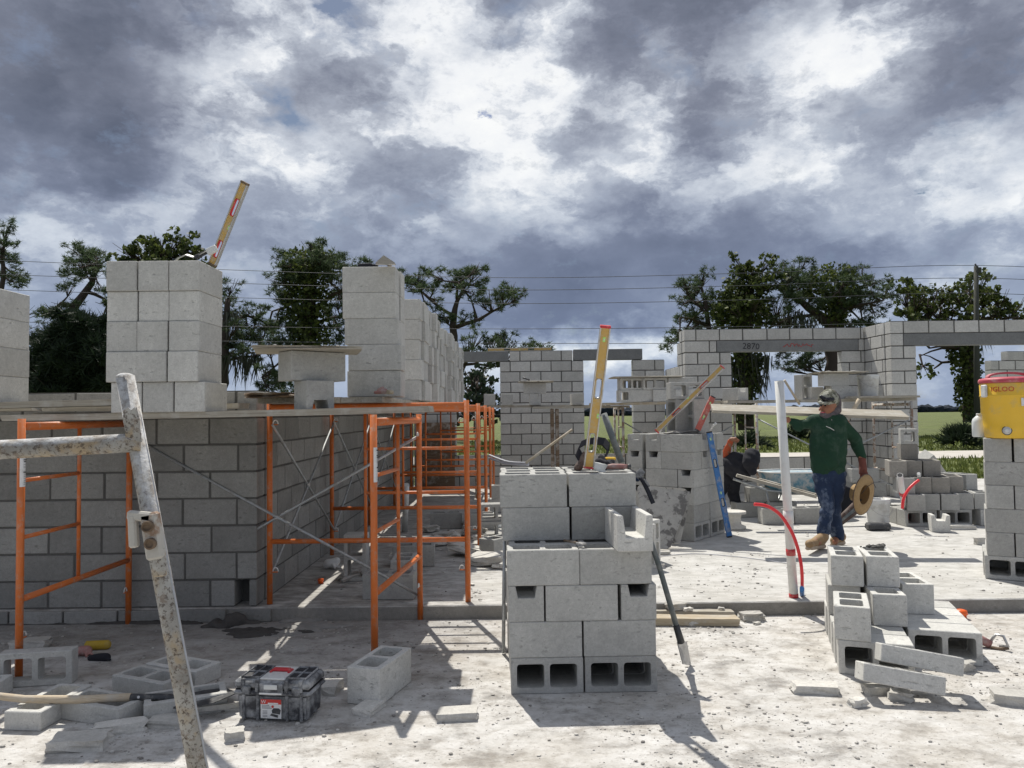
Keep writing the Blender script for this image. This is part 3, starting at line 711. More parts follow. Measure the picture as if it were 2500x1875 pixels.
tree('pine_tree', 'open crowned pine with forked limbs behind the long pile of blocks', 'tree', 50, [(1112, 1040, .30), (1108, 850, .26), (1108, 770, .22), (1116, 735, .14), (1135, 700, .06)],
     [[(1108, 770, .15), (1080, 755, .11), (1048, 730, .08), (1010, 695, .04)], [(1112, 800, .15), (1170, 780, .12), (1230, 745, .05)], [(1108, 835, .12), (1078, 805, .08), (1050, 800, .04)], [(1115, 730, .1), (1118, 690, .05)], [(1165, 780, .09), (1150, 730, .05), (1140, 720, .03)]],
     [(985, 678, .7), (1008, 672, .75), (1032, 682, .8), (1052, 668, .7), (1002, 700, .6), (1028, 706, .7), (1060, 700, .6), (1110, 670, .7), (1140, 680, .9), (1160, 665, .8), (1165, 690, .8), (1120, 700, .7), (1150, 715, .7), (1088, 695, .6), (1170, 650, .5),
      (1195, 720, .7), (1225, 712, .75), (1250, 705, .8), (1265, 722, .6), (1235, 735, .7), (1205, 748, .6), (1175, 740, .5), (1068, 770, .8), (1050, 790, .6), (1085, 775, .6), (1140, 772, .6), (1160, 790, .5), (1070, 735, .4), (1040, 745, .4)], seed=7)
tree('pine_tree', 'low pine tops behind the yellow level on the far wall', 'tree', 46, [(1100, 1040, .25), (1110, 930, .18), (1140, 880, .1)],
     [[(1110, 890, .12), (1160, 888, .09), (1215, 895, .04)]],
     [(1145, 840, .6), (1165, 822, .55), (1150, 860, .6), (1185, 845, .7), (1205, 852, .6), (1210, 830, .5), (1235, 822, .7), (1245, 840, .7), (1222, 850, .6), (1265, 848, .5), (1290, 850, .5), (1305, 838, .45), (1325, 846, .5), (1340, 855, .35), (1180, 868, .5), (1205, 890, .5), (1180, 895, .4)], seed=8)
tree('broadleaf_tree', 'dark round broadleaf tree left of the far central wall', 'tree', 38, [(1165, 1060, .2), (1165, 990, .15), (1165, 950, .08)], [],
     fill([(905, 1140, 1185), (925, 1135, 1195), (945, 1135, 1212), (962, 1140, 1218), (980, 1135, 1215), (998, 1138, 1215), (1015, 1135, 1215)], 22, .55, rn), leafk='darkleaf', mode='leaf', dens=170, size=.26, seed=9)
tree('pine_tree', 'pale green pine left of the vine-draped trees behind the window wall', 'tree', 52, [(1730, 1045, .28), (1735, 880, .24), (1728, 780, .16), (1712, 700, .08)],
     [[(1732, 800, .12), (1690, 780, .08), (1660, 775, .04)], [(1730, 770, .1), (1700, 740, .07), (1680, 720, .03)]],
     fill([(668, 1705, 1730), (690, 1660, 1740), (712, 1655, 1745), (735, 1650, 1745), (760, 1650, 1740), (785, 1652, 1730), (810, 1640, 1700), (825, 1630, 1665), (850, 1630, 1650)], 27, .72, rn), seed=10)
tree('vine_tree', 'vine-draped pine seen in the left side of the large window', 'tree', 50, [(1822, 1050, .52), (1818, 900, .55), (1822, 780, .42), (1835, 690, .22)],
     [[(1822, 780, .14), (1870, 790, .1), (1905, 770, .05)]],
     fill([(645, 1795, 1885), (668, 1790, 1892), (692, 1795, 1890), (715, 1790, 1880), (735, 1755, 1870), (755, 1755, 1870), (780, 1760, 1870)], 28, .85, rn), leafk='vine', mode='leaf', dens=140, size=.30, seed=11,
     vines=[(1822, 760, 1.7, 2.6), (1815, 860, 1.5, 1.8), (1815, 930, 1.15, 2.0), (1780, 760, 1.2, 1.8), (1812, 990, .8, 1.3)], moss=[(1840, 870, 1.2, 110), (1850, 920, .8, 50), (1800, 890, 1.0, 60)])
tree('pine_tree', 'broad pine with moss whose trunk shows in the right of the large window', 'tree', 50, [(2035, 1050, .62), (2035, 860, .56), (2030, 790, .48), (2000, 770, .3), (1950, 730, .18), (1910, 700, .08)],
     [[(2040, 790, .3), (2050, 740, .2), (2060, 690, .1)], [(2050, 760, .14), (2100, 745, .1), (2150, 735, .05)], [(1980, 770, .12), (1920, 780, .1), (1880, 800, .05)], [(2055, 730, .1), (2100, 700, .08), (2140, 690, .04)]],
     fill([(650, 1905, 1975), (670, 1900, 2000), (665, 2030, 2110), (690, 1895, 2150), (712, 1895, 2170), (735, 1900, 2165), (758, 2000, 2150), (775, 1880, 1920), (785, 2060, 2150), (790, 1890, 1960), (880, 1895, 2000), (895, 1900, 1990)], 32, .80, rn), seed=12, vines=[(2030, 700, 1.9, 1.6), (2035, 760, 1.2, 1.2)],
     moss=[(1955, 780, 1.6, 80), (2060, 790, .9, 50), (1930, 760, .9, 30)])
tree('pine_tree', 'flat topped vine-covered pine behind the power pole', 'tree', 50, [(2368, 1030, .42), (2366, 900, .40), (2362, 820, .30), (2365, 760, .15)],
     [[(2360, 860, .16), (2320, 845, .12), (2270, 850, .05)], [(2360, 880, .13), (2300, 885, .09), (2280, 900, .05)], [(2362, 850, .13), (2300, 850, .08), (2245, 870, .03)], [(2350, 790, .1), (2290, 780, .07), (2230, 790, .04)], [(2370, 790, .1), (2430, 770, .07), (2480, 775, .03)], [(2300, 885, .06), (2270, 870, .04), (2245, 865, .02)]],
     fill([(690, 2360, 2410), (700, 2190, 2240), (708, 2270, 2345), (715, 2370, 2440), (722, 2185, 2450), (745, 2190, 2480), (768, 2210, 2500), (785, 2200, 2330), (780, 2400, 2510), (905, 2240, 2265)], 32, .82, rn), leafk='vine', mode='leaf', dens=130, size=.32, seed=13,
     vines=[(2362, 900, 1.0, 2.6), (2362, 960, .9, 1.6), (2340, 860, .8, 1.0)], moss=[(2380, 800, 1.2, 60)])
# palmetto clump in the doorway view and dark shrubs
def palmetto(px, py, Y, r, n, label, seed):
    rn = random.Random(seed); b = gd(px, py, -.16); b = Vector((b.x / b.y * Y, Y, -.16)); root = empty('palmetto_bush', label, 'bush', b)
    bm = bmesh.new()
    for i in range(n):
        a = rn.uniform(0, 6.28); e = rn.uniform(.2, 1.4); d = Vector((math.cos(a) * math.cos(e), math.sin(a) * math.cos(e), math.sin(e)))
        c = Vector((rn.uniform(-.4, .4) * r, rn.uniform(-.4, .4) * r, .1)) + d * r * rn.uniform(.5, .9)
        for k in range(11):
            q = (d + Vector((rn.gauss(0, .55), rn.gauss(0, .55), rn.gauss(0, .45)))).normalized(); s = q.cross(Vector((rn.gauss(0, 1), rn.gauss(0, 1), 1))).normalized() * .035
            bm.faces.new([bm.verts.new(c - s), bm.verts.new(c + s), bm.verts.new(c + q * .5)])
    mk('fronds', finish(bm, 'fronds'), M['darkleaf'], root); return root
palmetto(2345, 1060, 31.5, .72, 90, 'palmetto bush in the meadow seen through the right doorway', 1)
palmetto(2420, 1040, 38, 1.3, 80, 'palmetto clump beside the pine trunk behind the cooler', 2)
palmetto(1835, 1063, 33, .5, 40, 'dark shrub on the grass left of the window', 3)
palmetto(1950, 1060, 40, .6, 50, 'dark shrub on the grass seen behind the white pipe', 4)
# far tree line
bm = bmesh.new(); rn = random.Random(5)
for i in range(420):
    x = -260 + i * 1.35 + rn.uniform(-.5, .5); r = rn.uniform(2.0, 3.2); h = 1.2 + 1.6 * (math.sin(x * .06) * .5 + .5) * rn.uniform(.6, 1.1)
    bmesh.ops.create_icosphere(bm, subdivisions=2, radius=1, matrix=Mt((x, 300 + rn.uniform(-4, 4), h - .9), (0, 0, 0), (r, 2.4, r * .62)))
for v in bm.verts: v.co += Vector((rn.gauss(0, .22), rn.gauss(0, .22), rn.gauss(0, .28)))
M['farwood'] = simple('far_woodland', (.014, .022, .034), .95, 0, .3, .4, None, bmp=0)
tag(mk('far_woodland', finish(bm, 'far_woodland'), M['farwood']), 'dark blue line of woodland on the horizon', 'woodland', kind='stuff')

# power pole and lines
pb = at(2385, 1040, 45); pb.z = -.16
pole = empty('power_pole', 'dark wooden power pole rising above the right wall', 'power pole', pb)
ptop = at(2383, 650, 45) - pb
mk('pole', tube_mesh('pole', [(0, 0, 0), (ptop.x * .5, 0, ptop.z * .5), ptop], [.17, .15, .12], 12), M['pole'], pole)
tip = ptop + Vector((-.05, 0, .15)); mk('pin', tube_mesh('pin', [ptop, tip], .05, 6), M['darkmetal'], pole)
mk('pole_bracket', box_mesh('pole_bracket', (.30, .16, .35), .02), M['pole'], pole, ptop + Vector((.13, 0, -.25)))
def wire_(lbl, l, m_, r, q):
    P_ = [at(-420, l[0], 45), at(0, l[1], 45), at(620, (l[1] + m_) / 2 + 4, 45), at(1250, m_, 45), at(1850, (m_ + r) / 2 + 3, 45), at(2385, r, 45), at(3000, q, 45)]
    # smooth the sagging line
    fine = []
    for i in range(len(P_) - 1):
        p0, p1, p2, p3 = P_[max(i - 1, 0)], P_[i], P_[i + 1], P_[min(i + 2, len(P_) - 1)]
        for k in range(8):
            t = k / 8; fine.append(.5 * ((2 * p1) + (-p0 + p2) * t + (2 * p0 - 5 * p1 + 4 * p2 - p3) * t * t + (-p0 + 3 * p1 - 3 * p2 + p3) * t ** 3))
    fine.append(P_[-1])
    tag(mk('power_line', tube_mesh('power_line', fine, .016, 4), M['wire']), lbl, 'power line', 'power lines crossing the sky')
for lbl, l, a, m_, r, q in (('topmost power line, fixed to the tip of the pole', 625, 636, 678, 648, 680), ('second highest power line crossing the sky', 660, 670, 708, 679, 710),
                            ('third highest power line crossing the sky', 695, 707, 741, 716, 745), ('fourth power line, just above the right block wall', 775, 785, 803, 785, 800),
                            ('lowest power line, passing behind the far lintels', 815, 822, 838, 832, 845)):
    wire_(lbl, (l, a), m_, r, q)
# ================================================================ SCAFFOLDING
def children(o): return [c for c in bpy.data.objects if c.parent == o]
def copy_tree(o, parent=None):
    c = o.copy(); C.objects.link(c)
    if parent: c.parent = parent
    for ch in children(o): copy_tree(ch, c)
    return c
def tubeo(name, pts, r, mat, parent, seg=10, flat=1.0): return mk(name, tube_mesh(name, pts, r, seg, flat), mat, parent)
def scaffold_frame(w_, inner, mat, label, thick=.0245, sticker=True, group='orange scaffold frames'):
    t = empty('scaffold_frame', label, 'scaffold frame', group=group)
    for x in (0, w_): tubeo('post', [(x, 0, 0), (x, 0, 1.53)], .0212, M[mat], t, 14)
    tubeo('top_rail', [(.015, 0, 1.485), (w_ - .015, 0, 1.485)], thick, M[mat], t, 12)
    tubeo('inner_post', [(inner, 0, .47), (inner, 0, 1.465)], .0125, M[mat], t)
    tubeo('lower_rail', [(.015, 0, .47), (w_ - .015, 0, .47)], .019, M[mat], t, 12)
    for z in (.83, 1.165): tubeo('rung', [(.015, 0, z), (inner, 0, z)], .0125, M[mat], t)
    for x in (0, w_):
        s = 1 if x == 0 else -1
        for z in (.24, 1.36):
            lk_ = tubeo('brace_lock', [(x + s * .015, 0, z), (x + s * .062, 0, z)], .0055, M[mat], t, 6)
            arc = [(x + s * (.045 + .020 * math.cos(a)), 0, z + .004 + .030 * math.sin(a)) for a in [math.pi * k / 8 for k in range(9)]]
            tubeo('lock_ring', arc, .0045, M['pvc' if mat == 'orange' else 'galv'], lk_, 6)
    if sticker:
        bm = bmesh.new(); a0 = 2.6
        for k in range(10):
            a, b = [math.pi * 1.5 + a0 * ((q / 10) - .5) for q in (k, k + 1)]; r = .0225
            bm.faces.new([bm.verts.new((r * math.cos(q), r * math.sin(q), z)) for q, z in ((a, 1.13), (b, 1.13), (b, 1.335), (a, 1.335))])
        st = mk('sticker', finish(bm, 'sticker'), M['sticker'], t)
        for txt, z, s in (('CAUTION', 1.318, .0085), ('SAFETY', 1.288, .009), ('FIRST', 1.277, .009), ('ABLE', 1.215, .012)):
            mk('print', text_mesh(txt, s), M['ink'], st, (0, -.0235, z), (R(90), 0, 0))
        for z in (1.305, 1.30, 1.26, 1.25, 1.243, 1.20, 1.19, 1.18, 1.165, 1.155, 1.145):
            mk('print_line', BOXL, M['inkgrey'], st, (0, -.0232, z))
    return t
BOXL = box_mesh('print_line', (.022, .001, .0022)); BOXL.materials.append(M['inkgrey'])
def place_frame(src, p, q, z, label, first=False):           # p: ladder-side post, q: other post
    o = src if first else copy_tree(src); o.location = (p[0], p[1], z)
    o.rotation_euler = (0, 0, math.atan2(q[1] - p[1], q[0] - p[0])); o['label'] = label; return o
narrow = scaffold_frame(1.225, .585, 'orange', 'x')
place_frame(narrow, (-.827, 4.58), (-.705, 5.80), 0, 'nearest orange scaffold frame with a caution sticker, under the plank end', True)
place_frame(narrow, (-2.90, 4.55), (-2.87, 5.80), 0, 'leftmost orange scaffold frame standing behind the rusty leaning pole')
place_frame(narrow, (-4.97, 4.55), (-4.94, 5.80), 0, 'orange scaffold frame of which only a post shows at the left photo edge')
wide = scaffold_frame(1.507, .775, 'orange', 'x', .031)
names = ['first wide orange frame of the corridor row, on the slab edge', 'second wide orange frame of the corridor row', 'third wide orange frame of the corridor row',
         'fourth wide orange frame of the corridor row', 'farthest wide orange frame of the corridor row']
for i, y in enumerate((5.90, 7.92, 10.0, 12.1, 14.1)):
    place_frame(wide, (-.353, y), (-1.86, y), .102, names[i], i == 0)
def brace(a0, a1, b0, b1, label, mat='galv'):
    c = Vector(a0).lerp(Vector(a1), .5); t = empty('cross_brace', label, 'cross brace', c, group='cross braces between scaffold frames')
    for k, (p, q) in enumerate(((a0, a1), (b0, b1))):
        p = Vector(p) - c; q = Vector(q) - c; off = Vector((0, .012 * (1 if k else -1), 0))
        tubeo('bar', [p + off, q + off], .0105, M[mat], t, 8)
    mk('pivot', box_mesh('pivot', (.03, .04, .03), .004), M['steel'], t, (0, 0, 0))
    return t
yb = 5.84
brace((-2.86, yb, 1.37), (-.70, yb, .16), (-2.86, yb, .16), (-.70, yb, 1.37), 'galvanised cross brace in front of the shaded wall')
for i, (ya, yb_) in enumerate(((5.9, 7.92), (7.92, 10.0), (10.0, 12.1))):
    brace((-1.835, ya, 1.46), (-1.835, yb_, .36), (-1.835, ya, .36), (-1.835, yb_, 1.46), 'dark cross brace along the receding wall, %s bay of the corridor' % ['first', 'second', 'third'][i])

# old scaffolds at the back
old = scaffold_frame(1.2, .6, 'old_frame', 'x', .022, False, 'old pale scaffold frames at the back')
place_frame(old, (3.60, 11.35), (3.62, 12.55), .102, 'old pale scaffold frame left of the man, before the window', True)
place_frame(old, (5.86, 11.30), (5.86, 12.25), .102, 'rust-stained scaffold frame under the right plank ends')
place_frame(old, (1.83, 12.75), (1.85, 13.95), .102, 'old pale scaffold frame in the narrow central window')
place_frame(old, (-.62, 13.0), (-.62, 14.2), .102, 'old scaffold frame at the dark end of the orange row')
brace((3.62, 11.4, 1.40), (5.84, 11.35, .25), (3.62, 11.4, .3), (5.84, 11.35, 1.35), 'pale cross brace behind the man', 'galv')
brace((1.85, 12.8, 1.35), (3.55, 12.3, .30), (1.85, 12.8, .3), (3.55, 12.3, 1.30), 'pale cross brace before the small central window', 'galv')
wp = empty('wooden_prop', 'brown wooden prop under the far central planks', 'prop', (.68, 13.2, .10))
for dx in (0, .085): mk('stud', box_mesh('stud', (.06, .09, 1.49), .004), M['oldwood'], wp, (dx, .02 * (dx > 0), .745))

# ---- planks
def plank(p, q, wd, th, label, mat='plank', bend=0.0, group=None, name='plank'):
    p, q = Vector(p), Vector(q); L_ = (q - p).length; bm = bmesh.new(); n = 10; rn = random.Random(int(abs(p.x * 977 + q.y * 131)))
    sec = [(-wd / 2, -th / 2), (wd / 2, -th / 2), (wd / 2, th / 2), (-wd / 2, th / 2)]; rings = []
    for i in range(n + 1):
        t = i / n; z = -bend * 4 * t * (1 - t)
        e = .012 if i in (0, n) else 0
        rings.append([bm.verts.new((-L_ / 2 + L_ * t + rn.uniform(-e, e), y + rn.uniform(-.002, .002), z + zz_ + rn.uniform(-.0015, .0015))) for y, zz_ in sec])
    for a, b in zip(rings, rings[1:]):
        for k in range(4): bm.faces.new((a[k], b[k], b[(k + 1) % 4], a[(k + 1) % 4]))
    bm.faces.new(rings[0]); bm.faces.new(rings[-1][::-1])
    bmesh.ops.recalc_face_normals(bm, faces=bm.faces)
    o = mk(name, finish(bm, name), M[mat], loc=(p + q) / 2)
    d = (q - p).normalized(); yv = Vector((0, 0, 1)).cross(d).normalized(); zv = d.cross(yv)
    o.rotation_euler = Matrix((d, yv, zv)).transposed().to_euler()
    return tag(o, label, 'plank', group)
ZP = 1.572
plank((-3.28, 5.08, 1.536), (-.535, 5.06, 1.562), .29, .040, 'long front scaffold plank under the tallest block tower', bend=.006)
plank((-3.3, 5.42, 1.552), (-.62, 5.40, 1.560), .28, .038, 'second scaffold plank behind the long front one', bend=.004)
plank((-3.4, 5.685, 1.60), (-1.98, 5.685, 1.605), .25, .038, 'third scaffold plank close to the wall top behind the towers', bend=.003)
plank((-5.6, 5.66, 1.60), (-3.45, 5.66, 1.605), .27, .038, 'scaffold plank by the wall top at the far left', bend=.003)
plank((-5.3, 5.26, 1.600), (-2.55, 5.22, 1.632), .29, .040, 'worn scaffold plank overlapping at the left photo edge', bend=.0)
for k, x in enumerate((-1.71, -1.405, -1.10)):
    plank((x, 5.62, 1.640), (x + .004, 9.9, 1.640), .297, .04, ['scaffold plank along the wall top, first from the wall', 'scaffold plank along the wall top, second from the wall', 'scaffold plank along the wall top, under the block pile'][k], group='planks carrying the long pile')
    plank((x, 9.95, 1.640), (x + .004, 14.3, 1.640), .297, .04, 'far scaffold plank carrying the end of the long pile, %s from the wall' % ['first', 'second', 'third'][k], group='planks carrying the long pile')
pw = tag(mk('splintered_board', shard_mesh('splintered_board', .34, .30, .035, 5, .25), M['oldwood'], loc=(-1.75, 5.60, 1.678)), 'splintered dark board end on the scaffold corner', 'board')
# back planks
plank((-.95, 13.55, 1.652), (1.62, 13.50, 1.625), .30, .04, 'far scaffold plank before the central wall carrying small blocks', 'plank')
plank((.35, 13.22, 1.615), (2.0, 13.20, 1.615), .28, .035, 'short far plank overlapping the central one', 'plank')
plank((1.30, 12.85, 1.655), (3.70, 12.45, 1.665), .32, .04, 'pale far plank carrying the cluster of notched blocks', 'plank_tan')
plank((1.35, 13.20, 1.66), (3.70, 12.80, 1.67), .32, .04, 'pale far plank behind the cluster of notched blocks', 'plank')
plank((3.25, 11.75, 1.655), (6.05, 11.65, 1.665), .30, .04, 'far scaffold plank carrying the white bucket', 'plank')
plank((3.3, 12.1, 1.655), (6.0, 12.0, 1.665), .30, .04, 'far scaffold plank behind the bucket plank', 'plank')
plank((5.0, 11.45, 1.70), (5.98, 11.40, 1.70), .26, .03, 'short mortar-crusted board on the right end of the far planks', 'plank')

# ---- the near leaning rusty frame
np_ = empty('rusty_scaffold_frame', 'rusty cement-crusted scaffold pole with crossbar leaning close to the camera at left', 'scaffold frame', at(504, 1990, 1.62))
b0 = at(504, 1990, 1.62)
Lc = lambda px, py, Y: at(px, py, Y) - b0
ptop_ = Lc(306, 921, 1.72)
tubeo('post', [Lc(504, 1990, 1.60), Lc(405, 921 + 1069 * .5, 1.66), ptop_], [.0192, .0195, .0195], M['rust_pipe'], np_, 20)
bm = bmesh.new(); bmesh.ops.create_icosphere(bm, subdivisions=3, radius=.0197, matrix=Mt(ptop_, (0, 0, 0), (1, 1, .5))); mk('post_cap', finish(bm, 'c', True), M['rust_pipe'], np_)
glint0, glint1 = Lc(329, 950, 1.715), Lc(528, 1990, 1.60)  # thin bright tube models the highlight along the pole's silhouette
bm = bmesh.new()
for i in range(25): pass
add_tube(bm, [glint0.lerp(glint1, i / 24) + Vector((random.uniform(-.0006, .0006), 0, 0)) for i in range(25)], .0030, 6)
mk('edge_highlight', finish(bm, 'w'), M['steel'], np_)
tubeo('crossbar', [Lc(-260, 1106, 1.60), Lc(0, 1098, 1.64), Lc(345, 1080, 1.69)], .0205, M['rust_pipe'], np_, 20)
mk('gusset', shard_mesh('gusset', .030, .010, .075, 3, .2), M['rust_pipe'], np_, Lc(322, 1040, 1.675), (0, -.12, 0))
# latch with two pins on the pole
lt = mk('latch', box_mesh('latch', (.036, .026, .098), .005), M['old_frame'], np_, Lc(374, 1308, 1.625), (0, -.16, 0))
mk('latch_tab', box_mesh('latch_tab', (.018, .018, .070), .004), M['old_frame'], np_, Lc(326, 1296, 1.62), (0, -.05, 0))
mk('latch_arm', box_mesh('latch_arm', (.052, .016, .020), .004), M['old_frame'], np_, Lc(342, 1260, 1.62), (0, .1, 0))
for dz, nm in ((.022, 'pin'), (-.014, 'pin')):
    mk(nm, lathe_mesh('pin', [(.0120, 0), (.0120, .010), (.0085, .011), (.0085, .007), (.001, .007)], 16), M['oldwood'], lt, (.0, -.012, dz), (R(90), 0, 0))
mk('latch_foot', box_mesh('latch_foot', (.026, .014, .060), .003), M['rust_pipe'], np_, Lc(388, 1372, 1.625), (0, -.1, 0))
# ================================================================ DRY STACKED BLOCKS
H = .1945
# --- centre stack (stands on the near ground)
G1 = 'blocks of the tall centre stack'
th = R(1.5); P0 = Vector((-.025, 4.235, 0)); ax = Vector((math.cos(th), math.sin(th), 0)); ay = Vector((-math.sin(th), math.cos(th), 0))
def s1(kind, ori, u, v, row, label, dz=0, rz=0.0, pale=False):
    return blk(kind, ori, P0 + ax * u + ay * v + Vector((0, 0, H * row + H / 2 + dz)), th + rz, label, G1, pale)
s1('std', 'xc', .20, .098, 0, 'bottom left block of the centre stack, hollow cells facing the camera')
s1('std', 'xc', .603, .098, 0, 'bottom right block of the centre stack, hollow cells facing the camera', rz=-.01)
for r in (0, 1, 3):
    for k, v in enumerate((.30, .50, .70)):
        for q, u in enumerate((.20, .603)):
            s1('std', 'x' if r else 'xc', u, v, r, 'hidden %s block of the centre stack, %s, %s row back' % (['left', 'right'][q], ORD[r], ['second', 'third', 'fourth'][k]))
s1('std', 'x', .195, .098, 1, 'plain block second from the ground at the left of the centre stack')
s1('std', 'x', .600, .098, 1, 'plain block second from the ground at the right of the centre stack')
s1('u', 'y', .085, .20, 2, 'notched block end at the left of the centre stack, third layer')
s1('std', 'x', .394, .098, 2, 'plain block between the two notched ends of the centre stack')
s1('u', 'y', .700, .20, 2, 'notched block end at the right of the centre stack, third layer')
s1('u', 'y', .085, .62, 2, 'hidden notched block behind the left notched end of the centre stack')
s1('std', 'x', .394, .50, 2, 'hidden block in the core of the centre stack, third layer')
s1('u', 'y', .700, .62, 2, 'hidden notched block behind the right notched end of the centre stack')
s1('std', 'x', .182, .098, 3, 'plain block fourth from the ground at the left, under the dropped chisel')
s1('std', 'x', .582, .098, 3, 'plain block right below the channel block of the centre stack')
for r in (4, 5):
    s1('std', 'x', .162 - .006 * (r == 5), .40, r, 'set-back %s block at the left of the centre stack' % ('fifth layer' if r == 4 else 'topmost layer'))
    s1('std', 'x', .570 - .008 * (r == 5), .40, r, 'set-back %s block at the right of the centre stack' % ('fifth layer behind the channel block' if r == 4 else 'topmost layer under the tools'))
    for k, v in enumerate((.605, .81)):
        s1('std', 'x', .165, v, r, 'block in the %s of the centre stack, left, %s from the front' % ('fifth layer' if r == 4 else 'top layer', ['second', 'third'][k]))
        s1('std', 'x', .570, v, r, 'block in the %s of the centre stack, right, %s from the front' % ('fifth layer' if r == 4 else 'top layer', ['second', 'third'][k]))
for r in (0, 1, 2, 3):
    for q, u in enumerate((.20, .603)):
        s1('std', 'x', u, .90, r, 'rearmost %s block of the centre stack, %s layer' % (['left', 'right'][q], ORD[r]))
s1('udeep', 'y', .672, .10, 4, 'deep channel block open to the sky on the right shoulder of the centre stack', rz=.02, pale=True)

# --- towers on the front plank
G2 = 'blocks of the three-column tower'
zt = 1.560
for r in range(5):
    for c in range(3):
        x0, y0 = (-2.49, 5.09) if r else (-2.455, 5.10)
        xs = x0 + c * .198; dy = [0, -.01, .0, .01, .0][r]
        lab = 'block in the %s column, %s of the tallest tower' % (['left', 'middle', 'right'][c], ['bottom row', 'second row up', 'middle row', 'second row from the top', 'top row'][r])
        blk('std', 'y', (xs, y0 + dy, zt + H * r + H / 2), 0, lab, G2, True)
for r in range(4):
    blk('std', 'y', (-3.50, 5.22, 1.623 + H * r + H / 2 + .0), 0, 'block in the half-hidden tower at the left photo edge, %s' % ['bottom', 'second up', 'third up', 'topmost'][r], 'blocks of the left edge tower', True)
    blk('std', 'y', (-3.70, 5.22, 1.623 + H * r + H / 2), 0, 'block outside the photo in the left edge tower, %s' % ['bottom', 'second up', 'third up', 'topmost'][r], 'blocks of the left edge tower', True)
# --- second tower and the long pile on the corridor planks
zb = 1.662
for r in range(5):
    blk('std', 'x', (-1.045 + [.02, .03, .0, -.01, -.015][r], 5.80, zb + H * r + H / 2), 0, 'long-side block in the narrow tower left of the long pile, %s' % ['bottom', 'second up', 'middle', 'fourth up', 'topmost'][r], 'blocks of the narrow tower', True)
    blk('std', 'x', (-1.045, 6.01, zb + H * r + H / 2), 0, 'block behind the narrow tower, %s' % ['bottom', 'second up', 'middle', 'fourth up', 'topmost'][r], 'blocks of the narrow tower', True)
rn = random.Random(77); y = 7.35; col = 0
ORDN = ['first', 'second', 'third', 'fourth', 'fifth', 'sixth', 'seventh', 'eighth', 'ninth', 'tenth', 'eleventh', 'twelfth', 'thirteenth', 'fourteenth', 'fifteenth', 'sixteenth', 'seventeenth', 'eighteenth', 'nineteenth', 'twentieth', 'twenty-first', 'twenty-second', 'twenty-third', 'twenty-fourth', 'twenty-fifth']
while y < 13.6:
    wide_ = rn.random() < .30; dx = rn.uniform(-.05, .045)
    if col > 4 and rn.random() < .12: nr = 4
    else: nr = 5
    for r in range(nr):
        lab = 'block of the long pile, %s column from the front, %s' % (ORDN[col], ['bottom', 'second up', 'middle', 'fourth up', 'topmost'][r])
        j = rn.uniform(-.018, .018)
        if wide_: blk('std', rn.choice(['y', 'y', 'yc']), (-.955 + dx + j, y + .2, zb + H * r + H / 2), 0, lab, 'blocks of the long pile', True)
        else: blk('std', 'x', (-1.055 + dx + j, y + .1, zb + H * r + H / 2), 0, lab, 'blocks of the long pile', True)
    y += (.405 if wide_ else .202) + rn.uniform(0, .02); col += 1

# --- stack S2, seen on its corner, middle right
G3 = 'blocks of the corner-on stack at mid right'
CN = Vector((1.973, 8.44, .102)); a_ = Vector((-.777, .629, 0)); b_ = Vector((.629, .777, 0)); r2 = math.atan2(-.629, .777)
def s2(kind, ori, u, v, row, label, pale=False, rz=0): return blk(kind, ori, CN + a_ * u + b_ * v + Vector((0, 0, H * row + H / 2)), r2 + rz, label, G3, pale)
rowsn = ['bottom row', 'second row up', 'third row up', 'fourth row up', 'fifth row up', 'top row']
def s2row(r, front, side):
    """front: (kind, start, length) along the front face from the corner; side pieces fill the right face"""
    for k, (kind, s, L_) in enumerate(front):
        ori = 'x' if L_ > .3 else 'y'
        v = .098 if L_ > .3 else .199
        s2(kind, ori, s + L_ / 2, v, r, '%s block of the corner-on stack, front face, %s from its near corner' % (rowsn[r], ['first', 'second', 'third', 'fourth'][k]))
    for k, (kind, ori, u, v) in enumerate(side):
        s2(kind, ori, u, v, r, '%s block of the corner-on stack, right face, %s from its near corner' % (rowsn[r], ['first', 'second', 'third', 'fourth', 'fifth'][k]))
s2row(5, [('std', .0, .397), ('u', .40, .193), ('u', .63, .193)], [('u', 'x', .2, .30), ('u', 'x', .2, .50), ('std', 'x', .2, .70), ('std', 'x', .62, .50), ('std', 'x', .62, .70)])
s2row(4, [('std', .0, .397), ('u', .40, .193), ('u', .63, .193)], [('u', 'x', .2, .30), ('u', 'x', .2, .50), ('u', 'x', .2, .70), ('std', 'x', .62, .50), ('std', 'x', .62, .70)])
s2row(3, [('u', .0, .193), ('std', .197, .397), ('std', .63, .193)], [('std', 'y', .098, .60), ('std', 'x', .40, .50), ('std', 'x', .40, .70)])
s2row(2, [('u', .0, .193), ('std', .197, .397), ('u', .63, .193)], [('u', 'y', .098, .60), ('std', 'x', .40, .50), ('std', 'x', .40, .70)])
s2row(1, [('std', .0, .193), ('u', .197, .193), ('std', .40, .397)], [('std', 'y', .098, .60), ('std', 'x', .40, .50), ('std', 'x', .40, .70)])
s2row(0, [('std', .20, .397)], [('std', 'yc', .098, .20), ('std', 'yc', .098, .60), ('std', 'x', .45, .40), ('std', 'x', .45, .60)])
s2('std', 'y', .70, .199, 0, 'bottom row block of the corner-on stack at its far left end')
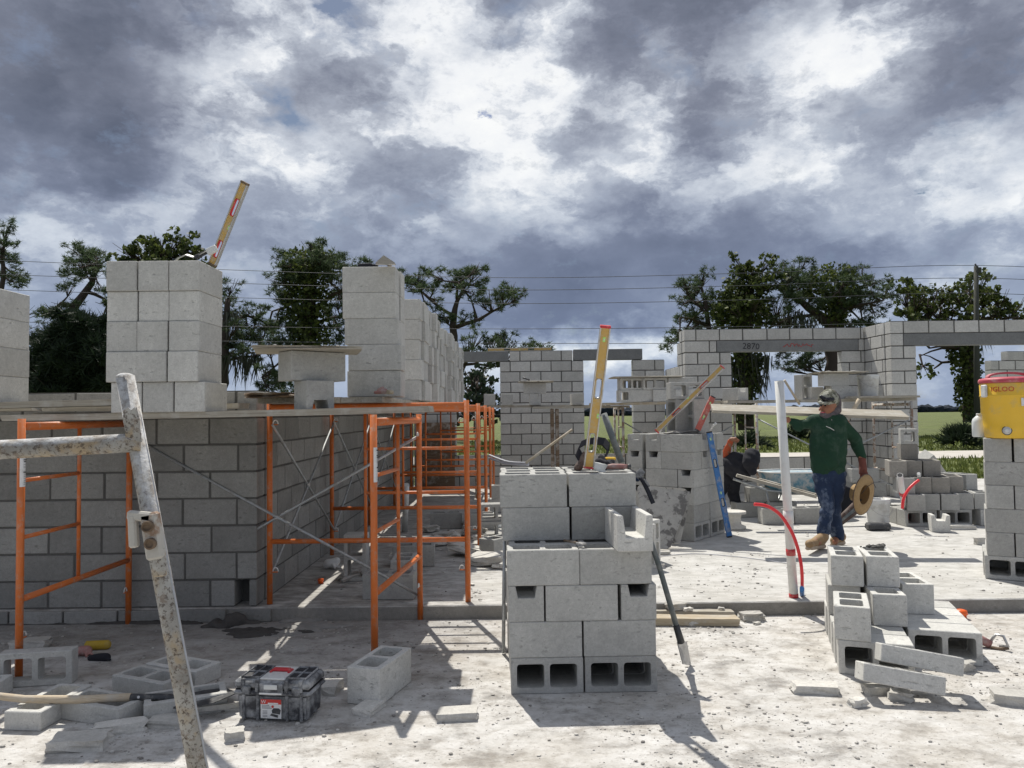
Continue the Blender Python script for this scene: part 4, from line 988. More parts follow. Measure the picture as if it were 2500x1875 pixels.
# uprights and a bridging block on top of it
zt2 = .102 + 6 * H
blk('std', 'upx', at(1652, 990, 8.95) * Vector((1, 1, 0)) + Vector((0, 0, zt2 + .198)) if False else Vector((1.93, 8.98, zt2 + .198)), .5, 'left upright block standing on the corner-on stack', 'upright blocks on the corner-on stack')
blk('std', 'upx', Vector((2.14, 8.93, zt2 + .198)), .35, 'right upright block standing on the corner-on stack', 'upright blocks on the corner-on stack')
blk('std', 'xc', Vector((2.02, 8.96, zt2 + .397 + H / 2)), .05, 'block with open cells bridging the two upright blocks', 'upright blocks on the corner-on stack')

# --- stack under the cooler, right edge
G4 = 'blocks of the stack under the yellow cooler'
O4 = Vector((3.95, 6.46, 0)); u4 = Vector((math.cos(R(30)), -math.sin(R(30)), 0)); v4 = Vector((math.sin(R(30)), math.cos(R(30)), 0))
def s4(kind, ori, x, y, row, label, rz=0):
    p = O4 + u4 * x + v4 * y; return blk(kind, ori, (p.x, p.y, .102 + H * row + H / 2), -R(30) + rz, label, G4)
rn = random.Random(3)
X4, Y4 = 0.0, 0.0
for r, kind in ((5, 'A'), (4, 'B'), (3, 'A'), (2, 'B'), (1, 'A'), (0, 'C')):
    dx = rn.uniform(-.012, .012) - (5 - r) * .004
    nm = ['bottom', 'second', 'third', 'fourth', 'fifth', 'top'][r]
    if kind == 'A':
        s4('std', 'y', X4 + dx + .105, Y4 + .2, r, 'end-on block at the left of the cooler stack, %s layer' % nm)
        s4('std', 'x', X4 + dx + .41, Y4 + .1, r, 'block right of the joint in the cooler stack, %s layer' % nm)
        s4('std', 'x', X4 + dx + .41, Y4 + .3, r, 'rear block of the cooler stack, %s layer' % nm)
    elif kind == 'B':
        for k in (0, 1): s4('std', 'x', X4 + dx + .20, Y4 + .1 + k * .2, r, '%s long-side block of the cooler stack, %s layer' % (['front', 'rear'][k], nm))
        for k in (0, 1): s4('std', 'x', X4 + dx + .604, Y4 + .1 + k * .2, r, '%s block cut by the photo edge in the cooler stack, %s layer' % (['front', 'rear'][k], nm))
    else:
        for k in (0, 1): s4('std', 'x', X4 + dx + .2 + .404 * k, Y4 + .5, r, 'added rear block darkening the open cells of the cooler stack, %s one' % ['left', 'right'][k])  # unseen rear blocks added to keep the open cells dark
        for k in (0, 1): s4('std', 'xc', X4 + dx + .20, Y4 + .1 + k * .2, r, '%s bottom block of the cooler stack showing its cells' % ['front', 'rear'][k])
        for k in (0, 1): s4('std', 'xc', X4 + dx + .604, Y4 + .1 + k * .2, r, '%s bottom block of the cooler stack at the photo edge' % ['front', 'rear'][k])

# --- low stepped group, front right
G5 = 'blocks of the stepped group at front right'
def s5(kind, ori, x, y, z, label, rz=0.0, pale=True): return blk(kind, ori, (x, y, z + H / 2), rz, label, G5, pale, jit=.002)
v5 = Vector((.30, .954, 0))
for k in range(5): s5('std', 'xc', 2.09 + v5.x * .203 * k, 4.535 + v5.y * .203 * k, 0, ['front left hollow base block of the stepped group, cells open to the camera', 'second base block behind the front left one of the stepped group', 'hidden third base block in the left file of the stepped group', 'hidden fourth base block in the left file of the stepped group', 'hidden rearmost base block in the left file of the stepped group'][k], -.33)
for k in range(4): s5('std', 'xc', 2.600 + v5.x * .203 * k, 4.75 + v5.y * .203 * k, 0, '%s hollow base block on the right of the stepped group' % ['nearest', 'second', 'third', 'rearmost'][k], -.30)
s5('std', 'y', 2.018, 4.665, H, 'end-on block at the lower left of the stepped group, cells up', -.38)
s5('std', 'y', 2.350, 4.955, H, 'end-on block right behind the lower left one, cells up', -.25)
s5('std', 'y', 2.645, 5.226, H, 'end-on block on the right shoulder of the stepped group, cells up', -.16)
s5('std', 'y', 2.20, 5.21, H, 'hidden block below the top left one of the stepped group', -.34)
s5('std', 'y', 2.455, 5.40, H, 'hidden block below the top right one of the stepped group', -.25)
s5('std', 'y', 2.210, 5.180, 2 * H, 'top left block of the stepped group, cells up, two lit openings', -.34)
s5('std', 'y', 2.412, 5.150, 2 * H, 'top right block of the stepped group with mortar crumbs on it', -.27)
bm = bmesh.new(); rn = random.Random(9)
for i in range(16): bmesh.ops.create_icosphere(bm, subdivisions=1, radius=rn.uniform(.007, .018), matrix=Mt((rn.gauss(0, .05), rn.gauss(0, .02), rn.uniform(0, .01)), (0, 0, rn.uniform(0, 6)), (1.5, 1, .8)))
tag(mk('mortar_crumbs', finish(bm, 'c'), M['mortar'], loc=(2.46, 5.26, 3 * H + .006)), 'dark mortar crumbs on the top right stepped block', 'mortar crumbs', kind='stuff')

# --- stepped pile at back right
G6 = 'blocks of the pyramid pile at back right'
def s6(kind, ori, x, y, row, label, rz=0.03, dz=0, pale=False): return blk(kind, ori, (x, y, .102 + H * row + H / 2 + dz), rz, label, G6, pale, jit=.008)
rw = ['bottom row', 'second row', 'third row', 'fourth row', 'fifth row', 'topmost']
for k in range(2): s6('std', 'xc', 4.93 + .42 * k, 9.45, 0, 'hollow bottom block of the pyramid pile, %s one' % ['left', 'right'][k])
for k in range(2): s6('std', 'x', 4.93 + .42 * k, 9.86, 0, 'added rear block shutting light out of the pyramid pile cells, %s one' % ['left', 'right'][k])  # added behind so no daylight shows through the bottom cells
for k in range(2): s6('std', 'xc', 4.93 + .42 * k, 9.66, 0, 'bottom block behind the front of the pyramid pile, %s one' % ['left', 'right'][k])
for row, fx, fy, n in ((1, 4.83, 9.28, 5), (2, 4.76, 9.36, 4), (3, 4.74, 9.50, 3)):
    for k in range(n):
        s6('std', 'y', fx + .064 + k * .2125, fy + .187 + .0186 * k + [0, .03, -.02, .04, .0][k], row, rz=-.33, pale=(2 if (k > 0 and row >= 2) or (row == 3) else False), label='%s block of the pyramid pile, %s from the left' % (rw[row], ORDN[k]))
s6('std', 'y', 5.06, 9.90, 4, rz=-.33, label='fifth row block of the pyramid pile under the see-through one', pale=2)
s6('std', 'y', 5.00, 9.84, 5, 'topmost block of the pyramid pile, its square cell seen right through') if False else s6('half', 'xc', 5.03, 9.80, 5, rz=-.33, label='topmost block of the pyramid pile, its square cell seen right through')
s6('std', 'y', 5.72, 9.95, 2, 'tilted block sliding off the right side of the pyramid pile', .35)
s6('std', 'y', 5.75, 9.95, 1, 'block at the right foot of the pyramid pile', .2)
s6('std', 'y', 5.95, 9.8, 0, 'lone block on the slab right of the pyramid pile', .1)
s6('std', 'y', 5.72, 9.55, 0, 'low block at the right front of the pyramid pile', .05)
blk('std', 'x', (5.60, 10.35, .102 + H * 3 + .06), .5, 'tilted block with a bright pointed corner behind the pyramid pile', G6, True, tilt=(.5, .75))
blk('std', 'x', (5.55, 10.4, .102 + H * 2 + .05), .2, 'supporting block behind the pyramid pile', G6)
blk('std', 'x', (5.55, 10.4, .102 + H * 1 + .05 - .02), .2, 'lower supporting block behind the pyramid pile', G6)
blk('uhalf', 'y', (4.93, 8.98, .102 + H / 2), -.30, 'short notched half block standing on the slab before the pyramid pile', G6, True)
tag(mk('block_piece', shard_mesh('p', .28, .10, .05, 3), M['rubble'], loc=(5.25, 9.1, .128)), 'flat block slab lying before the pyramid pile', 'block piece')

# --- single blocks on the ground
blk('std', 'y', (-.745, 4.30, .0975), -.30, 'single hollow block standing alone on the near ground right of the toolbox', None, True, jit=.0)
blk('std', 'xc', (-2.755, 4.52, .0975), .13, 'block on its side at the far left, orange post seen through its cells', 'loose blocks at the lower left', True, jit=0) if False else None
o = blk('thin', 'xc', (-2.755, 4.50, .0975), .16, 'thin block standing on edge at the far left, orange post behind its cells', 'loose blocks at the lower left', True, jit=0)
blk('thin', 'x', (-3.02, 4.28, .046), .1, 'thin block cut by the left photo edge behind the shovel handle', 'loose blocks at the lower left', True, jit=0)
blk('thin', 'y', (-2.405, 4.03, .046), -.10, 'thin hollow block at lower left under the pale shovel handle', 'loose blocks at the lower left', True, jit=0)
blk('thin', 'x', (-2.115, 4.005, .046), -.34, 'angled thin hollow block in the middle of the lower left litter', 'loose blocks at the lower left', True, jit=0)
blk('thin', 'x', (-2.04, 4.37, .046), -.42, 'rear angled thin block behind the shovel head', 'loose blocks at the lower left', True, jit=0)
blk('thin', 'x', (-1.945, 4.565, .046), -.42, 'rearmost angled thin block in the shade left of the pole', 'loose blocks at the lower left', True, jit=0)
blk('thin', 'x', (-1.72, 4.07, .046), .42, 'thin block behind the rusty pole at lower left', 'loose blocks at the lower left', True, jit=0)
def piece(px, py, sx, sy, sz, rz, label, z=0.0, seed=0, mat='rubble', tilt=(0, 0), rough=.12):
    p = gd(px, py, z); o = mk('block_piece', shard_mesh('block_piece', sx, sy, sz, seed, rough), M[mat], loc=(p.x, p.y + sy / 2, z + sz / 2 + abs(tilt[0]) * sy * .4 + abs(tilt[1]) * sx * .4), rot=(tilt[0], tilt[1], rz))
    return tag(o, label, 'block piece', 'broken block pieces')
piece(178, 1838, .24, .13, .050, .10, 'flat bright slab of block at the bottom left of the photo', seed=1)
piece(282, 1795, .23, .085, .045, .38, 'long narrow broken strip of block behind the bright slab', seed=2)
piece(398, 1778, .17, .12, .035, -.1, 'flat paver-like piece beside the rusty pole', seed=3)
piece(525, 1740, .34, .16, .045, .32, 'large flat slab piece leaning left of the toolbox', seed=4, rough=.25)
piece(566, 1812, .085, .07, .045, .35, 'small block cube on the bright ground below the toolbox', seed=5)
piece(895, 1750, .10, .17, .035, -.35, 'flat piece lying against the foot of the single block', seed=6, rough=.08)
piece(1115, 1762, .20, .11, .038, .08, 'flat bright brick-sized slab between single block and centre stack', seed=7, rough=.08)
piece(1445, 1690, .04, .03, .02, .3, 'small stone before the centre stack', seed=8) if False else None
piece(1998, 1697, .23, .10, .045, -.15, 'broken flat block piece left of the thin leaning blocks', seed=9)
piece(2150, 1698, .14, .08, .04, .1, 'flat piece under the thin leaning blocks', seed=10)
piece(2100, 1728, .085, .05, .04, .3, 'small rounded block lump at front right', seed=11, rough=.3)
piece(2208, 1716, .10, .07, .05, -.4, 'lump of block below the end of the thin blocks', seed=12, rough=.3)
piece(2360, 1642, .10, .08, .055, .5, 'whitish stone right of the thin leaning blocks', seed=13, rough=.3)
piece(2495, 1728, .20, .12, .055, -.5, 'white block piece cut by the right photo edge', seed=14)
piece(60, 1590, .22, .12, .06, .2, 'broken piece in the shade behind the thin standing block', seed=15)
piece(800, 1700, .10, .14, .05, -.1, 'small block piece tucked right of the toolbox', seed=16)
piece(1597, 1388, .18, .08, .035, .1, 'flat white piece on the slab behind the shovel', z=.102, seed=17)
piece(1615, 1355, .18, .09, .03, .0, 'thin flat piece by the foot of the leaning board', z=.102, seed=18)
piece(2395, 1330, .10, .05, .07, .2, 'little block stack end beside the cooler stack', z=.102, seed=19)
# thin leaning blocks at front right
o = blk('thin', 'x', (2.03, 4.13, .105), -.22, 'lower thin hollow block leaning in front of the stepped group', 'thin blocks leaning at front right', True, jit=0, tilt=(-.24, .13))
o = blk('thin', 'x', (2.17, 4.20, .180), -.30, 'upper thin hollow block lying across the lower one', 'thin blocks leaning at front right', True, jit=0, tilt=(-.24, .12))

# --- blocks on the slab in the corridor and behind
def bs(kind, ori, x, y, rz, label, row=0, pale=False, tilt=(0, 0)): return blk(kind, ori, (x, y, .102 + H / 2 + row * H), rz, label, 'loose blocks on the slab', pale, tilt=tilt)
bs('std', 'x', -.97, 6.08, -.03, 'block on the slab edge behind the nearest orange frame')
bs('std', 'y', -.95, 6.72, .05, 'block behind the slab edge block in the corridor')
bs('std', 'up', -1.37, 6.75, .05, 'block standing on end in the corridor with light falling through', row=.52)
bs('std', 'x', -.95, 7.35, .1, 'third block in the corridor shade')
bs('std', 'x', -.15, 7.75, .9, 'block turned on the slab beside the second orange frame', pale=False)
bs('std', 'xc', -.20, 8.9, .1, 'lower block behind the third orange frame')
bs('std', 'xc', -.20, 8.92, .1, 'upper block behind the third orange frame', row=1)
bs('std', 'x', -.42, 9.6, 0, 'block lying across the corridor end, left one')
bs('std', 'x', -.85, 9.7, .1, 'block lying across the corridor end, right one')
for k, (x, y, rz, r) in enumerate(((-.15, 11.2, 0, 0), (.25, 11.2, .05, 0), (-.12, 11.2, .02, 1), (.28, 11.2, 0, 1), (.05, 11.2, 0, 2), (.47, 11.2, .05, 2))):
    bs('std', 'x', x, y, rz, 'block of the low store of blocks behind the orange row, %s' % ['bottom left', 'bottom right', 'middle left', 'middle right', 'upper left', 'upper right'][k], row=r)
blk('std', 'up', (1.27, 7.40, .102 + .198), .9, 'white-edged hollow block standing on end behind the shovel', 'loose blocks on the slab', True)
blk('std', 'up', (1.17, 7.12, .102 + .198), .5, 'second upright block half hidden by the centre stack', 'loose blocks on the slab', True)
for k, (x, y, rz, r, nm) in enumerate(((3.15, 10.4, .1, 0, 'left of the wheelbarrow in the shade, lower left'), (3.58, 10.4, .0, 0, 'left of the wheelbarrow in the shade, lower middle'), (3.35, 10.45, .1, 1, 'left of the wheelbarrow in the shade, upper one'),
      (3.30, 9.75, 0, 0, 'in the sunlit pair behind the red tube tip, left one'), (3.71, 9.78, .03, 0, 'in the sunlit pair behind the red tube tip, right one'), (4.55, 10.9, 0, 0, 'behind the wheelbarrow legs, left one'), (4.97, 10.9, 0, 0, 'behind the wheelbarrow legs, right one'),
      (5.05, 10.95, .1, 1, 'behind the man, second layer'), (4.95, 10.97, .1, 2, 'behind the man, third layer'))):
    bs('std', 'x', x, y, rz, 'grey block ' + nm, row=r)
pd = empty('pedestal', 'round topped concrete stub on the slab beside the blue level', 'stub', gd(1790, 1290, .102))
mk('shaft', lathe_mesh('shaft', [(.15, 0), (.15, .03), (.10, .05), (.09, .12), (.10, .17), (.155, .18), (.155, .21)], 16), M['rubble'], pd)
# --- blocks on far planks
def bp(kind, ori, px, pyb, Y, rz, label, pale=True, tilt=(0, 0), dz=H / 2): 
    p = at(px, pyb, Y); return blk(kind, ori, (p.x, Y, p.z + dz), rz, label, 'small blocks on the far planks', pale)
zf = 1.674
for x, lab, y in ((-.40, 'small block end at the left of the far central plank', 13.55), (-.08, 'small block end second from the left on the far central plank', 13.55), (1.13, 'small block end at the right of the far central plank', 13.52)):
    blk('std', 'y', (x, y, zf - .006 + H / 2 - .018 * (x + .4) * .55), 0, lab, 'small blocks on the far planks')
blk('u', 'y', (.40, 13.5, zf - .012 + H / 2), 0, 'notched block carrying the far central mortar stand', 'small blocks on the far planks', True)
blk('std', 'x', (.40, 13.5, zf - .012 + H * 1.5), 0, 'cross block of the far central mortar stand', 'small blocks on the far planks', True)
zc = 1.685
for k, (kd, orr, x, y, r, rz) in enumerate((('half', 'xc', 1.83, 12.62, 0, .1), ('std', 'x', 2.10, 12.66, 0, .1), ('std', 'x', 2.50, 12.60, 0, -.1), ('std', 'xc', 1.95, 12.66, 1, .15), ('std', 'xc', 2.35, 12.64, 1, -.1), ('std', 'x', 2.74, 12.58, 1, 0), ('std', 'x', 2.84, 12.55, 0, 0), ('std', 'xc', 2.05, 12.95, 1, .15), ('std', 'x', 2.05, 12.95, 0, 0))):
    blk(kd, orr, (x, y, zc + H / 2 + r * H), rz, 'block in the cluster under the crusted mortar board at the far middle, %s of nine' % ORDN[k], 'cluster of blocks on the far pale plank', True)
blk('u', 'y', (3.50, 12.08, 1.682 + H / 2), .35, 'lone notched block on the far plank left of the window middle', 'blocks on the window scaffold', True)
blk('half', 'x', (4.75, 12.05, 1.682 + H / 2), 0, 'small block on the window scaffold left of the man head', 'blocks on the window scaffold', True)
blk('std', 'up', (4.62, 12.2, 1.682 + .198), .3, 'upright block on the window scaffold behind the small one', 'blocks on the window scaffold')
blk('u', 'xd', (5.02, 11.72, 1.682 + H / 2), .05, 'upturned notched block under the window mortar stand', 'blocks on the window scaffold', True)
blk('std', 'x', (4.90, 11.72, 1.682 + H * 1.5), .05, 'cross block of the window mortar stand', 'blocks on the window scaffold', True)
# mortar stand on the front plank
blk('uhalf', 'xd', (-1.305, 5.067, 1.562 + H / 2), .70 + math.pi / 2, 'upturned notched block carrying the near mortar stand', 'blocks of the near mortar stand')
blk('std', 'x', (-1.335, 5.15, 1.562 + H * 1.5), .73, 'cross block of the near mortar stand on the front plank', 'blocks of the near mortar stand')
for nm, loc, sx, sy, rz, lab in (('mortar_board', (-1.36, 5.12, 1.562 + 2 * H + .012), .68, .52, .25, 'warped crusted mortar board on the near block stand'),
                                 ('mortar_board', (.42, 13.5, zf + 2 * H + .005), .60, .5, .02, 'crusted mortar board on the far central stand'),
                                 ('mortar_board', (2.20, 12.70, zc + 2 * H + .014), 1.10, .6, .03, 'wide crusted mortar board on the far cluster of blocks'),
                                 ('mortar_board', (2.75, 12.6, zc + 2 * H + .014), .55, .5, .0, 'small mortar board right of the wide crusted one'),
                                 ('mortar_board', (4.97, 11.72, 1.682 + 2 * H + .012), .72, .5, .02, 'crusted mortar board on the window stand')):
    if 'small' in lab: continue
    t = empty(nm, lab, 'mortar board', loc, (0, 0, rz), 'mortar boards')
    m1 = shard_mesh('board', sx, sy, .018, int(sx * 100), .06); mk('board', m1, M['plank'], t)
    rn = random.Random(int(sx * 1000)); bm = bmesh.new()
    for i in range(26):
        bmesh.ops.create_icosphere(bm, subdivisions=1, radius=rn.uniform(.012, .035), matrix=Mt((rn.uniform(-.4, .4) * sx, rn.uniform(-.45, .4) * sy, .008), (0, 0, rn.uniform(0, 6)), (1.8, 1.2, .45)))
    for v in bm.verts: v.co += Vector((rn.gauss(0, .004), rn.gauss(0, .004), rn.gauss(0, .003)))
    tag(mk('mortar_crust', finish(bm, 'crust'), M['muddry'], t), kind='stuff')
# ================================================================ TOOLS AND LOOSE THINGS
def orient(o, p, q, face=(0, -1, 0)):
    """local X from p to q, local Z towards face"""
    p, q = Vector(p), Vector(q); x = (q - p).normalized(); f = Vector(face); z = (f - x * f.dot(x)).normalized(); y = z.cross(x)
    o.location = (p + q) / 2; o.rotation_euler = Matrix((x, y, z)).transposed().to_euler()
def level(p, q, label, mat='yellow_metal', holes=(.30, .74), face=(0, -1, 0), hh=.062, grip='redp', hl=.125, vials=((.90, 0), (.52, 1)), caps='redp'):
    L_ = (Vector(q) - Vector(p)).length; t = empty('spirit_level', label, 'spirit level'); orient(t, p, q, face)
    xs = [-L_ / 2 + .012]; 
    for h in holes: xs += [-L_ / 2 + L_ * h - hl / 2, -L_ / 2 + L_ * h + hl / 2]
    xs += [L_ / 2 - .012]; bm = bmesh.new(); hw = .016
    for a, b in zip(xs[0::2], xs[1::2]): add_box(bm, ((a + b) / 2, 0, 0), (b - a, hh - .016, .017))
    for i in range(len(holes)):
        a, b = xs[1 + 2 * i], xs[2 + 2 * i]
        for s in (-1, 1): add_box(bm, ((a + b) / 2, s * (hh / 2 - .008 - .0035), 0), (b - a - .0004, .007, .017))
    mk('body', finish(bm, 'body'), M[mat], t)
    for s in (-1, 1): mk('rail', box_mesh('rail', (L_ - .024, .008, .027), .0015), M['steel' if mat == 'yellow_metal' else mat], t, (0, s * (hh / 2 - .004), 0))
    for i in range(len(holes)):
        c = (xs[1 + 2 * i] + xs[2 + 2 * i]) / 2; bm = bmesh.new(); R_ = [(c + (hl / 2 - .018) * sx + .016 * math.cos(a), .016 * math.sin(a)) for sx, a0 in ((1, -90), (-1, 90)) for a in [R(a0 + 22.5 * k) for k in range(9)]]
        add_tube(bm, [(x, y, 0) for x, y in R_ + R_[:1]], .0045, 6, True, 2.2); mk('handle_grip', finish(bm, 'g'), M[grip], t)
    for s in (-1, 1): mk('end_cap', box_mesh('end_cap', (.014, hh, .029), .003), M[caps], t, (s * (L_ / 2 - .006), 0, 0))
    for f, side in vials:
        v = mk('vial_housing', box_mesh('vial_housing', (.032, .018, .0205), .003), M['vial'], t, (-L_ / 2 + L_ * f, (side * (hh / 2 - .013)), 0))
        mk('bubble', box_mesh('bubble', (.012, .010, .023), .002), M['whitep'], v)
    return t
level(at(1437, 1143, 4.66), at(1478.5, 795, 4.36), 'dusty yellow spirit level leaning upright out of the centre stack', holes=(.19, .575), grip='steel', vials=((.91, 0), (.385, -1)))
level(at(518, 648, 5.16), at(599, 445, 5.03), 'yellow spirit level with red grips tilted on top of the tallest tower', face=(-.35, -1, -.1), holes=(.20, .70), vials=((.47, -1),), caps='oldwood')
level(at(1603, 1054, 8.72), at(1764, 895, 8.62), 'long yellow spirit level leaning diagonally on the corner-on stack', face=(-.2, -.8, .6), holes=(.30, .72), grip='redp', vials=((.5, 1),))
level(at(1702, 1052, 8.60), at(1741, 968, 8.70), 'short faded red spirit level on the corner-on stack', 'redlevel', holes=(.4,), grip='redlevel', hl=.08, vials=((.8, 0), (.4, 0)), caps='black')
level(gd(1781, 1311, .106), at(1731, 1054, 8.66), 'blue spirit level leaning against the right end of the corner-on stack', 'bluelevel', holes=(.33, .70), grip='ink', hl=.10, vials=((.42, 0), (.93, 0)), caps='ink')
level((-.46, 15.07, 2.772), (.78, 15.07, 2.772), 'yellow spirit level lying along the far lintel', holes=(.30, .68), grip='black', face=(0, -1, 0), vials=((.5, 0),), caps='yellow_metal')
tag(mk('joint_tool', tube_mesh('j', [at(1846, 1, 1)] * 0 + [at(1733, 1052, 8.62), at(1738, 1043, 8.62), at(1748, 1033, 8.58)], [.006, .010, .014], 8), M['pvc']), 'small pale tool handle on top of the blue level', 'tool')

def stick(p, q, r, label, mat, name='rod', cat='rod', seg=10, group=None): return tag(mk(name, tube_mesh(name, [p, (Vector(p) + Vector(q)) / 2, q], r, seg), M[mat]), label, cat, group)
stick(at(1518, 1130, 4.95), at(1474, 1010, 5.02), .021, 'dark grey pipe leaning from the top of the centre stack', 'greypipe', 'grey_pipe', 'pipe', 14)
stick(at(1284, 1130, 5.0), at(1397, 1049, 5.1), .0085, 'thin brown wooden stake sticking up from the centre stack', 'plank_tan', 'stake', 'stake')
stick((-.075, 4.95, .01), (-.058, 4.80, .74), .012, 'thin metal rod leaning against the left side of the centre stack', 'galv')
# tool belt on the centre stack
bt = empty('tool_belt', 'black tool belt with leather pouch lying on the centre stack', 'tool belt', at(1470, 1135, 4.88)); b0 = at(1470, 1135, 4.88)
Z4 = lambda x, y, Y: at(1380 + x / 6.38, 1030 + y / 6.38, Y) - b0
def ribbon(bm, pts, wv, th=.004):
    wv = [Vector(w_) for w_ in wv]
    rings = []
    for i, p in enumerate(pts):
        t = (pts[min(i + 1, len(pts) - 1)] - pts[max(i - 1, 0)]).normalized(); w_ = wv[i % len(wv)]; n = t.cross(w_).normalized() * th
        rings.append([bm.verts.new(p + s * w_ + u * n) for s, u in ((-1, -1), (1, -1), (1, 1), (-1, 1))])
    for a, b in zip(rings, rings[1:]):
        for k in range(4): f = bm.faces.new((a[k], b[k], b[(k + 1) % 4], a[(k + 1) % 4])); f.smooth = False
    bm.faces.new(rings[0]); bm.faces.new(rings[-1][::-1])
bm = bmesh.new(); ribbon(bm, [Z4(240, 560, 4.80), Z4(190, 470, 4.80), Z4(230, 360, 4.82), Z4(330, 310, 4.86), Z4(480, 290, 4.92), Z4(600, 310, 4.95), Z4(670, 390, 4.93), Z4(650, 500, 4.90), Z4(600, 590, 4.86), Z4(590, 690, 4.80)], [(.012, .022, .020)], .006); 
bmesh.ops.recalc_face_normals(bm, faces=bm.faces); mk('belt_band', finish(bm, 'b'), M['blackcloth'], bt)
mk('pouch', capsules('pouch', [(Z4(215, 700, 4.78), Z4(290, 480, 4.80), .026, .010), (Z4(190, 720, 4.84), Z4(270, 560, 4.86), .024, .014)], .006, 2), M['leather'], bt)
mk('belt_bundle', capsules('bundle', [(Z4(520, 640, 4.80), Z4(620, 690, 4.80), .030, .026), (Z4(640, 650, 4.80), Z4(720, 690, 4.80), .022, .016), (Z4(560, 560, 4.84), Z4(620, 640, 4.82), .020, .022)], .006, 2, .003), M['blackcloth'], bt)
t = empty('tape_measure', 'yellow and black tape measure on the centre stack', 'tape measure', b0 + Z4(705, 610, 4.83))
mk('case', box_mesh('case', (.06, .05, .04), .012), M['black'], t, (0, 0, -.006)); mk('cover', box_mesh('cover', (.065, .035, .018), .006), M['cooler'], t, (-.0, 0, .016))
t = empty('hand_trowel', 'trowel with a dusty pink-red handle on the centre stack', 'trowel', b0 + Z4(810, 700, 4.70))
tubeo('handle', [(-.07, 0, 0), (-.03, 0, .003), (.03, 0, .002), (.062, 0, 0)], [.012, .017, .016, .013], M['dustypink'], t, 12)
mk('ferrule', tube_mesh('f', [(.062, 0, 0), (.082, 0, 0)], .017, 12), M['darkmetal'], t); tubeo('tang', [(-.07, 0, 0), (-.13, .01, .025)], .004, M['steel'], t, 6)
tag(mk('paper_scrap', shard_mesh('s', .085, .05, .05, 2, .2), M['whitep'], loc=b0 + Z4(520, 705, 4.68), rot=(0, .2, .2)), 'crumpled whitish wrapper at the foot of the yellow level', 'wrapper')
st = empty('hanging_strap', 'black buckled strap hanging off the right corner of the centre stack', 'strap', at(1545, 1152, 4.80)); b0 = at(1545, 1152, 4.80)
bm = bmesh.new(); ribbon(bm, [Z4(1000, 750, 4.86), Z4(1080, 790, 4.84), Z4(1150, 840, 4.80), Z4(1215, 930, 4.76), Z4(1290, 1080, 4.74), Z4(1370, 1270, 4.72)], [(.012, .014, .002)], .004); bmesh.ops.recalc_face_normals(bm, faces=bm.faces); mk('strap_tail', finish(bm, 's'), M['blackcloth'], st)
bm = bmesh.new(); add_box(bm, Z4(1160, 810, 4.78), (.045, .012, .060), (0, .7, 0), .004); mk('buckle', finish(bm, 's'), M['black'], st)
bm = bmesh.new(); add_box(bm, Z4(1270, 950, 4.74), (.012, .010, .055), (0, -.6, 0), .003); mk('clip', finish(bm, 's'), M['black'], st)
mk('blue_webbing', capsules('w', [(Z4(1045, 870, 4.90), Z4(1130, 900, 4.88), .018, .014)], .005, 2), M['denim'], st)
# chisel dropped on the ledge
t = empty('chisel', 'small rusty chisel lying on the ledge of the centre stack', 'chisel', (.33, 4.36, .80)); t.rotation_euler = (0, 0, -.9)
tubeo('shank', [(-.07, 0, 0), (.05, 0, 0)], .007, M['oldwood'], t, 8); mk('blade', box_mesh('blade', (.055, .035, .010), .002), M['steel'], t, (.07, 0, 0))
# concave tool on the tower and trowel overhang on the narrow tower
t = empty('block_tongs', 'bent flat steel tongs lying on the tallest tower beside the level', 'tongs', at(470, 640, 5.08)); b0 = at(470, 640, 5.08)
Z8 = lambda x, y, Y: at(400 + x / 6.38, 440 + y / 6.38, Y) - b0
bm = bmesh.new(); ribbon(bm, [Z8(140, 1290, 5.1), Z8(230, 1210, 5.1), Z8(350, 1160, 5.1), Z8(410, 1180, 5.1), Z8(470, 1200, 5.1), Z8(560, 1160, 5.08), Z8(700, 1090, 5.06)], [(0, .02, .006)], .003); bmesh.ops.recalc_face_normals(bm, faces=bm.faces); mk('arm', finish(bm, 'a'), M['steel'], t)
bm = bmesh.new(); add_box(bm, Z8(750, 1090, 5.05), (.07, .028, .045), (0, -.45, 0), .004); mk('head', finish(bm, 'h'), M['whitep'], t)
bm = bmesh.new(); add_box(bm, Z8(600, 1150, 5.07), (.11, .020, .026), (0, -.45, 0), .003); mk('grip', finish(bm, 'h'), M['darkmetal'], t)
t = empty('brick_trowel', 'pointed brick trowel overhanging the top of the narrow tower', 'trowel', (-.93, 5.70, 2.642))
bm = bmesh.new(); prism(bm, [(-.075, 0), (.075, 0), (.068, -.10), (0, -.36), (-.068, -.10)], .003); mk('blade', finish(bm, 'b'), M['steel'], t, None, (0, 0, .12))
tubeo('shank', [(0, -.02, .003), (0, .05, .035), (0, .08, .03)], .005, M['steel'], t, 6); tubeo('handle', [(0, .08, .03), (0, .20, .03)], .014, M['oldwood'], t, 10)
t = empty('work_gloves', 'dark gloves and a joint rake on top of the narrow tower', 'gloves', (-1.09, 5.78, 2.645))
mk('glove', capsules('g', [((-.05, 0, .012), (.03, 0, .014), .016, .018), ((.03, 0, .014), (.08, .02, .01), .008, .007), ((.03, 0, .014), (.085, 0, .01), .008, .007), ((.03, 0, .014), (.07, -.02, .01), .008, .007)], .004, 1), M['blackcloth'], t)
